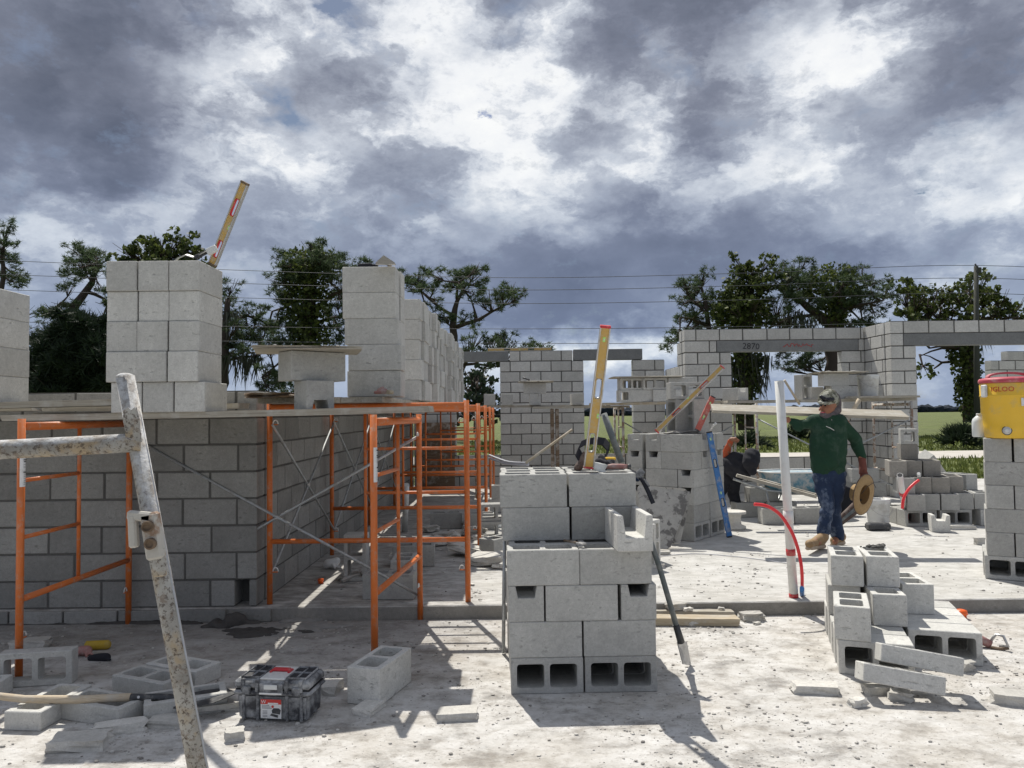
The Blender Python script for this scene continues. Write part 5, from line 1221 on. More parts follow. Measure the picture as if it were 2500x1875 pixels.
# small things on the planks
t = empty('twine_spool', 'small spool and crumpled red rag before the narrow tower', 'spool', at(940, 957, 5.60)); t.location.z = 1.692
mk('spool', tube_mesh('s', [(.02, -.02, 0), (.05, .02, .0)], .016, 12), M['plank_tan'], t); mk('rag', capsules('r', [((-.07, 0, 0), (0, 0, .005), .012, .02), ((-.05, 0, .02), (-.02, .01, .03), .01, .012)], .005, 1, .003), M['dustypink'], t)

# ---- shovel leaning on the centre stack
sp = empty('shovel', 'square shovel with dark handle leaning on the right of the centre stack', 'shovel', gd(1684, 1622)); b0 = gd(1684, 1622)
Q = lambda px, py, Y: at(px, py, Y) - b0
tubeo('handle', [Q(1566, 1255, 4.42), Q(1610, 1385, 4.50), Q(1657, 1548, 4.60)], [.0150, .0155, .0165], M['greypipe'], sp, 12)
tubeo('socket', [Q(1650, 1525, 4.585), Q(1663, 1568, 4.61)], [.019, .022], M['darkmetal'], sp, 12)
bm = bmesh.new(); pts = [Q(1654, 1568, 4.60), Q(1677, 1566, 4.66), Q(1688, 1625, 4.70), Q(1668, 1622, 4.56)]
vs = [bm.verts.new(p) for p in pts]; f = bm.faces.new(vs); r_ = bmesh.ops.extrude_face_region(bm, geom=[f]); 
for v in [e for e in r_['geom'] if isinstance(e, bmesh.types.BMVert)]: v.co += Vector((-.004, .004, 0))
bmesh.ops.recalc_face_normals(bm, faces=bm.faces); mk('blade', finish(bm, 'b'), M['steel'], sp)
# ---- shovel lying at lower left
sp = empty('shovel', 'shovel with pale wooden handle lying across the lower left blocks', 'shovel', (-2.5, 3.92, .1)); b0 = Vector((-2.5, 3.92, .1))
tubeo('handle', [Q(-120, 1694, 3.92), Q(0, 1700, 3.92), Q(60, 1707, 3.93), Q(200, 1708, 3.95), Q(320, 1702, 3.98)], [.018, .018, .019, .021, .020], M['handle'], sp, 14)
tubeo('socket', [Q(318, 1702, 3.978), Q(360, 1702, 4.0), Q(405, 1703, 4.02), Q(440, 1708, 4.04)], [.0215, .021, .024, .030], M['darkmetal'], sp, 14, .8)
mk('rivet', tube_mesh('r', [Q(338, 1702, 3.962), Q(338, 1702, 3.968)], .007, 8), M['steel'], sp)
bm = bmesh.new(); prism(bm, [(-.10, 0), (.10, 0), (.12, .05), (.11, .20), (0, .29), (-.11, .20), (-.12, .05)], .004); mk('blade', finish(bm, 'b'), M['darkmetal'], sp, Q(440, 1712, 4.04), (0.1, 0, -1.5))
# leaning mortar-caked boards beside the corner-on stack
def quad_board(name, label, pts, th_, mat):
    bm = bmesh.new(); pts = [Vector(p) for p in pts]; c = sum(pts, Vector()) / len(pts); n = (pts[1] - pts[0]).cross(pts[2] - pts[0]).normalized()
    n = n if n.y > 0 else -n
    a = [bm.verts.new(p - c) for p in pts]; b = [bm.verts.new(p - c + n * th_) for p in pts]; k = len(pts)
    bm.faces.new(a); bm.faces.new(b[::-1])
    for i in range(k): bm.faces.new((a[i], b[i], b[(i + 1) % k], a[(i + 1) % k]))
    bmesh.ops.recalc_face_normals(bm, faces=bm.faces); return tag(mk(name, finish(bm, name), mat, loc=c), label, 'mortar tray')
M['caked'] = simple('mortar_caked_tray', (.40, .39, .365), .9, 0, .3, 16, (.13, .125, .12), .9, 7, .8, dirt_lo=.50, dirt_hi=.56)
quad_board('mortar_tray', 'mortar-caked tray standing against the corner-on stack', [at(1556, 1190, 8.25), at(1562, 1184, 8.25), at(1672, 1193, 8.2), at(1679, 1200, 8.2), at(1674, 1245, 8.12), at(1637, 1336, 7.98), at(1628, 1340, 7.97), at(1572, 1338, 7.99)], .02, M['caked'])
quad_board('mortar_tray', 'second caked tray edge behind the leaning mortar tray', [at(1600, 1192, 8.33), at(1684, 1200, 8.27), at(1682, 1230, 8.22), at(1661, 1326, 8.06), at(1600, 1330, 8.08)], .02, M['caked'])

# ---- toolbox
tb = empty('toolbox', 'dusty black plastic toolbox with red handle and paper label', 'toolbox', (-1.205, 3.995, 0), (0, 0, -.13)); tb.scale = (1.12, 1.12, 1.06)
bm = bmesh.new(); W_, D_, H_ = .335, .165, .128
for z, k in ((0.004, .965), (H_, 1.0)): pass
lo = [(-W_ / 2 * .97, -D_ / 2 * .94), (W_ / 2 * .97, -D_ / 2 * .94), (W_ / 2 * .97, D_ / 2 * .94), (-W_ / 2 * .97, D_ / 2 * .94)]
a = [bm.verts.new((x, y, .008)) for x, y in lo]; b = [bm.verts.new((x / .97, y / .94, H_)) for x, y in lo]
bm.faces.new(a[::-1]); bm.faces.new(b)
for i in range(4): bm.faces.new((a[i], a[(i + 1) % 4], b[(i + 1) % 4], b[i]))
bmesh.ops.bevel(bm, geom=[e for e in bm.edges], offset=.010, segments=2, affect='EDGES'); mk('base', finish(bm, 'base'), M['black'], tb)
mk('rim', box_mesh('rim', (.362, .190, .022), .008), M['black'], tb, (0, 0, .136)); mk('lid_seam', box_mesh('lid_seam', (.345, .174, .004)), M['ink'], tb, (0, 0, .1495))
mk('lid', box_mesh('lid', (.356, .184, .046), .013), M['black'], tb, (0, 0, .175))
for x in (-.135, -.068, .068, .135):
    mk('rib', box_mesh('rib', (.016, .196, .058), .003), M['black'], tb, (x, 0, .172)); mk('rib', box_mesh('rib', (.014, .010, .118), .003), M['black'], tb, (x, -.084, .068))
for x in (-.105, .108):
    r_ = mk('tray_recess', box_mesh('tray_recess', (.088, .150, .004), .001), M['ink'], tb, (x, 0, .200))
    for dx in (-.044, 0, .044): mk('tray_wall', box_mesh('tray_wall', (.004, .154, .010), .001), M['black'], r_, (dx, 0, .004))
    for dy in (-.075, 0, .075): mk('tray_wall', box_mesh('tray_wall', (.088, .004, .010), .001), M['black'], r_, (0, dy, .0042))
mk('lid_panel', box_mesh('lid_panel', (.118, .170, .008), .003), M['whitep'], tb, (0, 0, .2005)); h_ = mk('handle', box_mesh('handle', (.085, .030, .014), .005), M['redp'], tb, (0, .018, .211))
for s in (-1, 1): mk('handle_end', box_mesh('handle_end', (.012, .05, .010), .003), M['redp'], h_, (s * .043, -.005, -.004))
l_ = mk('latch', box_mesh('latch', (.108, .012, .052), .004), M['black'], tb, (0, -.097, .160)); mk('latch_plate', box_mesh('latch_plate', (.062, .005, .022), .002), M['whitep'], l_, (0, -.0075, .010)); mk('latch_bar', box_mesh('latch_bar', (.104, .004, .008), .001), M['sticker'], l_, (0, -.0075, -.020))
for x in (-.115, .115): mk('side_latch', box_mesh('side_latch', (.038, .010, .040), .004), M['black'], tb, (x, -.097, .150))
pl = mk('label', box_mesh('label', (.096, .0015, .088)), M['sticker'], tb, (-.002, -.0925, .066), (.0, 0, 0))
mk('label_header', box_mesh('label_header', (.096, .001, .022)), M['inkred'], pl, (0, -.0015, .033))
mk('label_mark', text_mesh('W', .022), M['sticker'], pl, (-.034, -.0022, .032), (R(90), 0, 0)); mk('label_swash', box_mesh('sw', (.048, .0008, .006)), M['sticker'], pl, (.010, -.0024, .026))
for z, w_ in ((.016, .034), (.009, .040), (.003, .046)): mk('label_line', box_mesh('label_line', (w_, .0006, .003)), M['inkgrey'], pl, (-.042 + w_ / 2, -.0014, z))
for z in (-.010, -.016, -.022, -.030, -.036): mk('label_line', box_mesh('label_line', (.022, .0006, .0025)), M['inkgrey'], pl, (-.028, -.0014, z))
mk('label_dot', tube_mesh('d', [(.008, -.0012, .011), (.008, -.002, .011)], .006, 12), M['inkred'], pl)
bm = bmesh.new(); prism(bm, [(-.018, 0), (.018, -.004), (.022, .016), (.012, .024), (-.012, .024), (-.020, .014)], .0006, Mt((.024, -.0012, -.020), (R(90), 0, 0))); mk('label_picture', finish(bm, 'p'), M['darkmetal'], pl)
bm = bmesh.new(); prism(bm, [(-.024, 0), (.012, -.010), (.014, .002), (-.018, .009)], .0006, Mt((.020, -.0012, -.030), (R(90), 0, 0))); mk('label_picture', finish(bm, 'p'), M['darkmetal'], pl)

tag(mk('dark_opening_panel', box_mesh('dark_opening_panel', (.62, .02, 1.25), .003), M['oldwood'], loc=(-1.42, 14.78, .74), rot=(-.10, 0, 0)), 'dark brown panel standing in for the dark opening at the corridor end', 'panel')  # brown panel added in place of a dark opening
# ---- litter at lower left: yellow gripped tool, gloves
t = empty('caulking_bottle', 'yellow bottle lying in the shade at lower left', 'bottle', gd(240, 1586)); t.rotation_euler = (0, 0, .12)
mk('bottle', tube_mesh('b', [(-.085, 0, .030), (-.075, 0, .030), (.06, 0, .030), (.075, 0, .030)], [.012, .030, .030, .018], 14), M['yellowrag'], t)
tag(mk('work_glove', capsules('g', [((-.06, 0, .02), (.02, 0, .03), .03, .032), ((.02, 0, .03), (.07, -.03, .015), .012, .01), ((.02, 0, .03), (.05, -.06, .012), .012, .01), ((-.02, 0, .03), (-.02, -.08, .012), .012, .01)], .006, 2, .003), M['dustypink'], loc=gd(205, 1600)), 'dusty pinkish glove beside the yellow bottle', 'glove')
tag(mk('work_glove', capsules('g', [((-.05, 0, .015), (.05, 0, .016), .02, .03), ((.03, 0, .015), (.09, -.03, .012), .012, .01)], .006, 2, .002), M['blackcloth'], loc=gd(240, 1612)), 'dark glove lying below the yellow bottle', 'glove')

# ---- cooler, bottle
co = empty('water_cooler', 'yellow drum cooler with red lid on the right hand stack', 'water cooler', (4.175, 6.47, .102 + 6 * H + .002)); co.scale = (1.03, 1.03, 1.05)
prof = [(.165, 0), (.178, .006), (.186, .10), (.192, .19), (.199, .196), (.201, .33), (.207, .335), (.207, .34), (.203, .345), (.205, .43), (.202, .437)]
mk('body', lathe_mesh('body', prof, 48), M['cooler'], co)
mk('lid', lathe_mesh('lid', [(.206, .4375), (.212, .442), (.212, .462), (.203, .474), (.15, .484), (.02, .488)], 48), M['lid'], co)
bm = bmesh.new(); ribbon(bm, [Vector((.17 * math.cos(a), 0, .474 + .045 * math.sin(a) ** .7 if 0 < a < math.pi else .474)) for a in [math.pi * k / 16 for k in range(17)]], [(0, .022, 0)], .007); bmesh.ops.recalc_face_normals(bm, faces=bm.faces); mk('lid_handle', finish(bm, 'h'), M['lid'], co)
def wrap_text(txt, size, r, z, a0, mat, parent, name):
    me = text_mesh(txt, size, .0008)
    for v in me.vertices:
        x, y, h = v.co; a = a0 + x / r; v.co = (math.cos(a) * (r + h), math.sin(a) * (r + h), z + y)
    return mk(name, me, M[mat], parent)
wrap_text('IGLOO', .054, .2062, .385, math.pi * 1.5 - .78, 'inkred', co, 'brand_lettering')
sp_ = empty('x', None, None); bpy.data.objects.remove(sp_)
aa = math.pi * 1.5 - .40
s_ = mk('spigot', lathe_mesh('s', [(.030, 0), (.030, .008), (.014, .012), (.014, .035), (.011, .040)], 18), M['whitep'], co, (math.cos(aa - .28) * .180, math.sin(aa - .28) * .180, .062), (R(90), 0, -.60)); mk('spigot_ring', lathe_mesh('s', [(.036, 0), (.036, .004)], 18), M['darkmetal'], s_)
mk('plate', box_mesh('plate', (.044, .003, .062), .001), M['sticker'], co, (math.cos(aa + .35) * .2035, math.sin(aa + .35) * .2035, .285), (0, 0, aa + .35 - math.pi * 1.5))
for dz in (-.024, .024): mk('screw', lathe_mesh('sc', [(.004, 0), (.003, .002)], 8), M['darkmetal'], co, (math.cos(aa + .35) * .2055, math.sin(aa + .35) * .2055, .285 + dz), (R(90), 0, 0))
for s in (-1, 1): mk('side_grip', box_mesh('side_grip', (.022, .07, .10), .008), M['whitep' if s < 0 else 'cooler'], co, (s * .211, -.02, .375))
bo = empty('white_jug', 'cloudy white plastic jug standing left of the yellow cooler', 'jug', (4.085, 6.745, .102 + 6 * H + .002))
mk('jug', lathe_mesh('j', [(.050, 0), (.056, .01), (.056, .13), (.050, .155), (.026, .180), (.020, .186)], 20), M['bottle'], bo); mk('jug_cap', lathe_mesh('jc', [(.021, .186), (.021, .203), (.018, .205)], 16), M['whitep'], bo)

# ---- pipes and tubes standing in the slab
def pvc(p, q, r, label, coup=(), tape=()):
    p, q = Vector(p), Vector(q); t = empty('pvc_pipe', label, 'pipe', p, group='white pipes standing in the slab'); d = q - p
    tubeo('pipe', [Vector(), d * .5, d], r, M['pvc'], t, 20); mk('pipe_opening', tube_mesh('o', [d * .9985, d * 1.0008], r * .86, 20), M['ink'], t)
    for a, b in coup: tubeo('coupling', [d * a, d * b], r * 1.12, M['pvc'], t, 20)
    for a, b in tape: tubeo('red_tape', [d * a, d * b], r * 1.05, M['redp'], t, 20)
    return t
pvc(gd(1938, 1458, .102), at(1902, 930, 5.84), .0335, 'tallest white pipe standing left of the man', ((.345, .40),), ((.195, .225), (.0, .018)))
pvc(gd(2213, 1276, .102), at(2197, 1160, 9.05), .033, 'short white pipe with red tape right of the straw hat', (), ((.60, .67), (.03, .22)))
tag(mk('pvc_pipe', tube_mesh('p', [gd(988, 1298, .102), at(992, 1183, 9.1)], .035, 14), M['whitep']), 'white pipe stub in the shade of the orange corridor', 'pipe')
def tube(pts, r, label, mat='redtube', name='flexible_tube', cat='tube', seg=12):
    P_ = [Vector(p) for p in pts]; fine = []
    for i in range(len(P_) - 1):
        p0, p1, p2, p3 = P_[max(i - 1, 0)], P_[i], P_[i + 1], P_[min(i + 2, len(P_) - 1)]
        for k in range(6): t = k / 6; fine.append(.5 * ((2 * p1) + (-p0 + p2) * t + (2 * p0 - 5 * p1 + 4 * p2 - p3) * t * t + (-p0 + 3 * p1 - 3 * p2 + p3) * t ** 3))
    fine.append(P_[-1]); return tag(mk(name, tube_mesh(name, fine, r, seg), M[mat]), label, cat)
Yt = 5.80
tube([gd(1958, 1453, .102), at(1958, 1400, Yt), at(1951, 1352, Yt), at(1938, 1310, Yt), at(1922, 1280, Yt), at(1904, 1256, Yt), at(1882, 1240, Yt), at(1862, 1233, Yt), at(1841, 1231, Yt)], .0125, 'bright red flexible tube arching left of the tallest white pipe')
tag(mk('tube_tape', tube_mesh('t', [gd(1958, 1453, .102) + Vector((0, 0, .0)), at(1958, 1436, Yt + .01)], .017, 10), M['bluelevel']), 'blue tape at the foot of the red tube', 'tape')
tube([at(2203, 1242, 8.9), at(2207, 1215, 8.9), at(2222, 1190, 8.92), at(2243, 1172, 8.95)], .016, 'second red flexible tube by the short white pipe')
tag(mk('pvc_pipe', tube_mesh('p', [gd(2247, 1262, .102), at(2243, 1156, 9.4)], .020, 14), M['pvc']), 'thin white pipe just left of the pyramid pile', 'pipe')
def bucket(loc, r, h, label, mat='whitep'):
    t = empty('bucket', label, 'bucket', loc); mk('pail', lathe_mesh('pail', [(r * .86, 0), (r * .87, .005), (r, h * .80), (r * 1.04, h * .81), (r * 1.0, h * .86), (r * 1.05, h * .93), (r * 1.05, h), (r * .97, h), (r * .9, h * .3), (r * .8, .02)], 28), M[mat], t)
    arc = [(r * 1.05 * math.cos(a), -r * .35 * math.sin(a) - .02 - r * .9 * math.sin(a), h * .86 - .14 * math.sin(a)) for a in [math.pi * k / 12 for k in range(13)]]
    tubeo('bail', arc, .003, M['steel'], t, 6); return t
bucket((5.43, 11.72, 1.685), .150, .355, 'grey-white plastic bucket on the far planks before the window corner')
bucket((4.44, 9.42, .102), .135, .33, 'dirty white bucket behind the short white pipe')
# ---- wheelbarrow
wb = empty('wheelbarrow', 'blue mortar-splashed wheelbarrow behind the tallest white pipe', 'wheelbarrow', gd(1945, 1262, .102)); b0 = gd(1945, 1262, .102)
bm = bmesh.new(); rings = []
for z, s, th_ in ((.60, 1.0, 0), (.585, 1.0, 0), (.42, .86, 0), (.33, .66, 0), (.345, .60, 0), (.44, .80, 0), (.59, .955, 0)):
    rings.append([bm.verts.new((math.copysign(abs(math.cos(a)) ** .7, math.cos(a)) * .50 * s + .05, math.copysign(abs(math.sin(a)) ** .7, math.sin(a)) * .31 * s + .1, z)) for a in [2 * math.pi * k / 32 for k in range(32)]])
for a, b in zip(rings, rings[1:]):
    for k in range(32): f = bm.faces.new((a[k], a[(k + 1) % 32], b[(k + 1) % 32], b[k])); f.smooth = True
bm.faces.new(rings[-1]); bmesh.ops.recalc_face_normals(bm, faces=bm.faces); tr_ = mk('tray', finish(bm, 'tray'), M['bluetray'], wb)
rim = [(math.copysign(abs(math.cos(a)) ** .7, math.cos(a)) * .505 + .05, math.copysign(abs(math.sin(a)) ** .7, math.sin(a)) * .315 + .1, .60) for a in [2 * math.pi * k / 32 for k in range(33)]]
tubeo('rim', rim, .012, M['pvc'], tr_, 6)
for s in (-1, 1):
    y = s * .17 + .1
    tubeo('handle_bar', [(-.85, y, .52), (-.4, y, .36), (.2, y * .8, .30), (.62, .1 + s * .05, .20)], .018, M['galv'], wb, 8)
    tubeo('leg', [(-.42, y, .36), (-.36, y + s * .02, .02), (-.28, y + s * .02, .0), (-.20, y + s * .02, .02), (-.10, y, .31)], .013, M['galv'], wb, 8)
wh = mk('wheel', lathe_mesh('w', [(.12, -.04), (.185, -.045), (.20, 0), (.185, .045), (.12, .04)], 24), M['blackcloth'], wb, (.66, .1, .20), (R(90), 0, 0)); mk('hub', lathe_mesh('h', [(.118, -.02), (.118, .02)], 20), M['galv'], wh)
plank(at(1797, 1160, 9.4), at(1990, 1212, 9.2), .12, .035, 'grey board leaning down to the right before the wheelbarrow', 'plank')
plank(at(1852, 1170, 9.5), at(1992, 1208, 9.35), .10, .03, 'second thin board under the wheelbarrow tray', 'plank')
for k, (a, b, r_) in enumerate((((2035, 1262), (2092, 1225), .03), ((2042, 1268), (2098, 1232), .03), ((2050, 1272), (2104, 1240), .025))):
    p = at(a[0], a[1], 9.4); p.z = .102 + r_; q = at(b[0], b[1], 9.55); tag(mk('dark_tube', tube_mesh('d', [p, q], r_, 10), M['greypipe' if k % 2 else 'leather']), 'dark grey roll leaning behind the man legs, %s from the top' % ORDN[k], 'roll', 'dark rolls behind the man')
tag(mk('dark_toolcase', box_mesh('r', (.26, .14, .085), .02), M['darkmetal'], loc=(4.28, 9.1, .146)), 'low dark dusty case on the slab behind the straw hat', 'case')
tube([gd(1890, 1268, .112), gd(1930, 1262, .112), gd(1990, 1258, .112), gd(2030, 1266, .112), gd(2060, 1262, .112)], .012, 'green hose lying on the slab behind the man', 'hose', 'hose', 'hose', 6)
tag(mk('plastic_disc', lathe_mesh('l', [(.16, 0), (.17, .012), (.15, .02)], 20), M['bottle'], loc=gd(1955, 1272, .104)), 'pale blue lid lying on the slab beside the tallest pipe', 'disc')
tube([gd(1560, 1365, .108), gd(1680, 1352, .108), gd(1790, 1358, .108), gd(1900, 1372, .108), gd(1935, 1378, .108)], .004, 'thin dark cord crossing the sunlit slab', 'cord', 'cord', 'cord', 5)
for k, (y0, y1) in enumerate(((1119, 1130), (1126, 1135))):
    tube([at(1195, y0 - 8, 7.6), at(1215, y0, 7.4), at(1245, y1 - 2, 7.0), at(1290, y1, 6.8)], .009, '%s pale cable sagging behind the centre stack' % ['upper', 'lower'][k], 'cord', 'cable', 'cable', 6)
# tools on the window scaffold and the far stands
stick(at(1915, 928, 11.3), at(1952, 987, 11.4), .018, 'pale wooden handle slanting on the window scaffold', 'handle', 'wooden_rod', 'rod')
stick(at(2098, 975, 11.2), at(2072, 1020, 11.2), .03, 'pale round wooden handle behind the man shoulder', 'handle', 'wooden_rod', 'rod')
stick(at(1276, 922, 13.3), at(1293, 928, 13.3), .014, 'small dark trowel handle on the far central mortar stand', 'darkmetal', 'small_trowel', 'trowel')
tag(mk('dark_rag', shard_mesh('r', .34, .12, .03, 9, .35), M['muddry'], loc=(1.95, 8.82, zt2 + .016)), 'crumpled grey tool lying on the corner-on stack', 'rag')
# pipe wrench-like hand tool at right, orange caps, grout lump
t = empty('grinder', 'dusty reddish angle tool with wire guard on the ground at right', 'hand tool', gd(2400, 1560)); b0 = gd(2400, 1560)
tubeo('handle', [Q(2372, 1562, 5.0) * 1, Q(2420, 1586, 4.95)], [.030, .026], M['dustypink'], t, 12); t.location.z += .03
tubeo('guard', [Q(2415, 1582, 4.95), Q(2432, 1560, 4.95), Q(2450, 1565, 4.9), Q(2462, 1590, 4.88), Q(2440, 1588, 4.92)], .009, M['steel'], t, 6); tubeo('guard', [Q(2418, 1592, 4.93), Q(2445, 1596, 4.9), Q(2464, 1594, 4.88)], .010, M['oldwood'], t, 6)
def cap(px, py, z, r, label): tag(mk('orange_cap', lathe_mesh('c', [(r, 0), (r, r * .8), (r * 1.25, r * .9), (r * 1.1, r * 1.7), (r * .4, r * 1.9)], 14), M['orange_cap'], loc=gd(px, py, z)), label, 'cap')
cap(783, 1424, .102, .022, 'orange safety cap on the slab in the corridor'); cap(2347, 1510, 0, .035, 'orange cap at the right of the stepped group')
tag(mk('white_glove', capsules('g', [((-.05, 0, .04), (.03, .02, .06), .045, .04), ((.02, 0, .05), (.07, -.05, .02), .015, .012), ((.0, 0, .04), (.04, -.08, .02), .015, .012)], .008, 2, .006), M['pvc'], loc=gd(812, 1388, .102)), 'crumpled white glove in the corridor shade', 'glove')
tag(mk('blue_cloth', capsules('g', [((-.06, 0, .03), (.06, .02, .03), .04, .05), ((0, .03, .04), (.0, .05, .06), .04, .03)], .01, 2, .006), M['bottle'], loc=gd(1208, 1288, .102)), 'pale bluish cloth lump on the sunlit slab left of the centre stack', 'cloth')
# boards lying at the foot of the step
plank(gd(1590, 1513, .03), gd(1800, 1515, .03), .12, .05, 'grey timber lying along the foot of the slab step', 'plank_tan')
plank(gd(1590, 1496, .03), gd(1790, 1498, .03), .10, .05, 'second timber lying along the foot of the slab step', 'plank')
for k, (px, py, z, s) in enumerate(((1653, 1490, .06, .13), (1681, 1492, .06, .06), (1762, 1488, .06, .04), (1598, 1526, 0, .11), (1703, 1530, 0, .11), (1840, 1518, 0, .16), (1795, 1524, 0, .05), (1850, 1526, 0, .05))):
    piece(px, py, s, s * .6, s * .35, rn.uniform(-.5, .5), 'small block piece by the timber at the slab step, %s from the left' % ['fourth', 'fifth', 'seventh', 'first', 'second', 'last', 'eighth', 'sixth'][k], z=z, seed=30 + k, rough=.3)
# mud heap and wet mortar
mh = tag(mk('mortar_heap', capsules('m', [((-.12, 0, 0), (.14, .02, 0), .05, .04), ((-.02, .0, .02), (.05, .0, .035), .075, .05), ((.0, 0, .06), (.02, 0, .07), .04, .03), ((-.2, -.02, 0), (-.08, -.03, 0), .03, .04), ((.12, 0, 0), (.24, 0, 0), .03, .02)], .012, 2, .012), M['mud'], loc=gd(572, 1528)), 'dark heap of wet mortar at the foot of the shaded wall corner', 'mortar heap')
for k, (px, py, sx, sy, m_) in enumerate(((705, 1535, .36, .14, 'muddry'), (640, 1545, .28, .10, 'mud'), (760, 1510, .25, .10, 'muddry'), (150, 1520, .5, .07, 'mud'), (380, 1520, .4, .06, 'mud'))):
    rn_ = random.Random(k); bm = bmesh.new(); bmesh.ops.create_icosphere(bm, subdivisions=4, radius=1)
    for v in bm.verts:
        a = math.atan2(v.co.y, v.co.x); s = 1 + .25 * math.sin(a * 3 + k) + .15 * math.sin(a * 7 + 2 * k); v.co = Vector((v.co.x * sx * s, v.co.y * sy * s, max(v.co.z, -.05) * .025 * (1 + .5 * math.sin(v.co.x * 23) * math.sin(v.co.y * 19))))
    tag(mk('mortar_splash', finish(bm, 's', True), M[m_], loc=gd(px, py)), ['grey dried mortar splash right of the wet heap', 'dark smear of mortar beside the wet heap', 'dried mortar smear at the step near the corner post', 'dark mortar droppings along the wall foot, far left', 'dark mortar droppings along the wall foot, behind the rusty pole'][k], 'mortar splash')
# rubble pieces in the corridor
rn_ = random.Random(8)
spots = [(1085, 1330, .30, 1), (1125, 1345, .22, 1), (1180, 1350, .3, 1), (1150, 1362, .38, 1), (1195, 1385, .34, 1), (1120, 1310, .22, 1), (1145, 1290, .26, 1), (1160, 1310, .24, 1), (1050, 1300, .2, 0), (1100, 1285, .22, 0), (1060, 1335, .25, 0), (1175, 1325, .2, 1), (1020, 1345, .18, 0), (1220, 1390, .12, 1), (1150, 1430, .05, 1), (850, 1421, .16, 0)]
for k, (px, py, s, lit) in enumerate(spots):
    piece(px, py, s, s * rn_.uniform(.5, .8), s * rn_.uniform(.2, .35), rn_.uniform(-1, 1), 'broken slab of rubble on the corridor floor, %s farthest %s' % (ORDN[k], 'in the sun' if lit else 'in the shade'), z=.102, seed=60 + k, rough=.28, tilt=(rn_.uniform(-.15, .15), rn_.uniform(-.15, .15)))
# crumbs and pebbles nobody could count
pb_ = []
for k in range(6):
    bm = bmesh.new(); bmesh.ops.create_icosphere(bm, subdivisions=1, radius=1); r_ = random.Random(k)
    for v in bm.verts: v.co *= r_.uniform(.65, 1.2)
    pb_.append([v.co.copy() for v in bm.verts]); PF = [[v.index for v in f.verts] for f in bm.faces]; bm.free()
def pebbles(name, label, n, region, zf_, mat, smax, seed, cl):
    r_ = random.Random(seed); V, F_ = [], []
    cs = [(region(r_)) for _ in range(cl)]
    for i in range(n):
        if r_.random() < .55: c = r_.choice(cs); x, y = c[0] + r_.gauss(0, .16), c[1] + r_.gauss(0, .10)
        else: x, y = region(r_)
        s = .0020 + smax * r_.random() ** 6; a = r_.uniform(0, 6.3); b = len(V); f = r_.uniform(.45, .9)
        for c in pb_[i % 6]: V.append((x + s * (c.x * math.cos(a) - c.y * math.sin(a)) * 1.3, y + s * (c.x * math.sin(a) + c.y * math.cos(a)), zf_ + s * f * c.z + s * f * .5))
        F_ += [[b + q for q in f_] for f_ in PF]
    me = bpy.data.meshes.new(name); me.from_pydata(V, [], F_); me.update()
    return tag(mk(name, me, mat), label, 'rubble', kind='stuff')
M['pebble'] = leafmat('pebble_stone', (.20, .185, .17), (.58, .56, .52), 0.0)
pebbles('pebbles', 'fine grey crumbs and pebbles on the near ground', 9000, lambda r: (r.uniform(-3.6, 3.4), 2.9 + 2.85 * r.random()), 0.0, M['pebble'], .0085, 3, 70)
pebbles('crumbs', 'fine mortar crumbs strewn on the raised slab', 2600, lambda r: (r.uniform(-1.8, 5.2), 5.95 + 6 * r.random() ** 1.5), .10, M['pebble'], .011, 4, 40)
# ================================================================ PEOPLE
base = Vector((3.32, 7.95, .102)); man = empty('person', 'man in green shirt and jeans carrying a board on his shoulder, straw hat in hand', 'person', base, group=None)
Z = lambda x, y, Y: at(1880 + x / 3.77, 920 + y / 3.77, Y) - base
Yb = 7.95
skin = [ # head and neck
 (Z(540, 215, Yb), Z(535, 250, Yb), .082, .080), (Z(520, 290, Yb - .02), Z(505, 335, Yb - .03), .066, .045), (Z(462, 285, Yb - .055), Z(456, 303, Yb - .065), .010, .015),
 (Z(545, 300, Yb + .02), Z(540, 410, Yb + .02), .060, .062), (Z(603, 265, Yb), Z(603, 282, Yb), .016, .014),
 # trunk
 (Z(475, 470, Yb), Z(490, 830, Yb), .095, .090), (Z(600, 470, Yb), Z(600, 830, Yb), .095, .090),
 # arms
 (Z(410, 400, Yb), Z(275, 445, Yb + .06), .05, .04), (Z(275, 445, Yb + .06), Z(180, 405, Yb + .10), .038, .027),
 (Z(680, 425, Yb), Z(800, 590, Yb + .02), .052, .042), (Z(800, 590, Yb + .02), Z(850, 770, Yb - .03), .04, .030),
 # legs
 (Z(470, 900, Yb), Z(525, 1190, Yb - .10), .07, .045), (Z(525, 1190, Yb - .10), Z(490, 1450, Yb - .10), .042, .034), (Z(490, 1450, Yb - .1), Z(440, 1530, Yb - .2), .036, .03),
 (Z(615, 900, Yb), Z(595, 1190, Yb + .02), .07, .045), (Z(595, 1190, Yb + .02), Z(608, 1460, Yb + .12), .042, .034), (Z(608, 1460, Yb + .12), Z(600, 1520, Yb + .04), .036, .03)]
hl = Z(160, 395, Yb + .11); hr = Z(856, 850, Yb - .03)
skin += [(Z(180, 405, Yb + .10), hl, .027, .030)]
for k in range(4): a = hl + Vector((-.012 + .0, -.02, .022 - .016 * k)); b = a + Vector((-.030 + .004 * abs(k - 1), -.006, .012)); skin += [(a, b, .0085, .008), (b, b + Vector((-.012, .022, .016 - .002 * k)), .008, .0065)]
skin += [(hl + Vector((.005, -.02, -.015)), hl + Vector((.004, -.035, .030)), .0095, .008)]
skin += [(Z(850, 770, Yb - .03), hr, .030, .036)]
for k in range(4):
    a = hr + Vector((-.026 + .017 * k, -.012, -.03)); b = a + Vector((.002 * k, -.010, -.036 + .004 * abs(k - 1))); skin += [(a, b, .010, .009), (b, b + Vector((0, .020, -.020)), .009, .0075)]
skin += [(hr + Vector((-.03, -.015, .005)), hr + Vector((-.042, -.025, -.040)), .011, .009)]
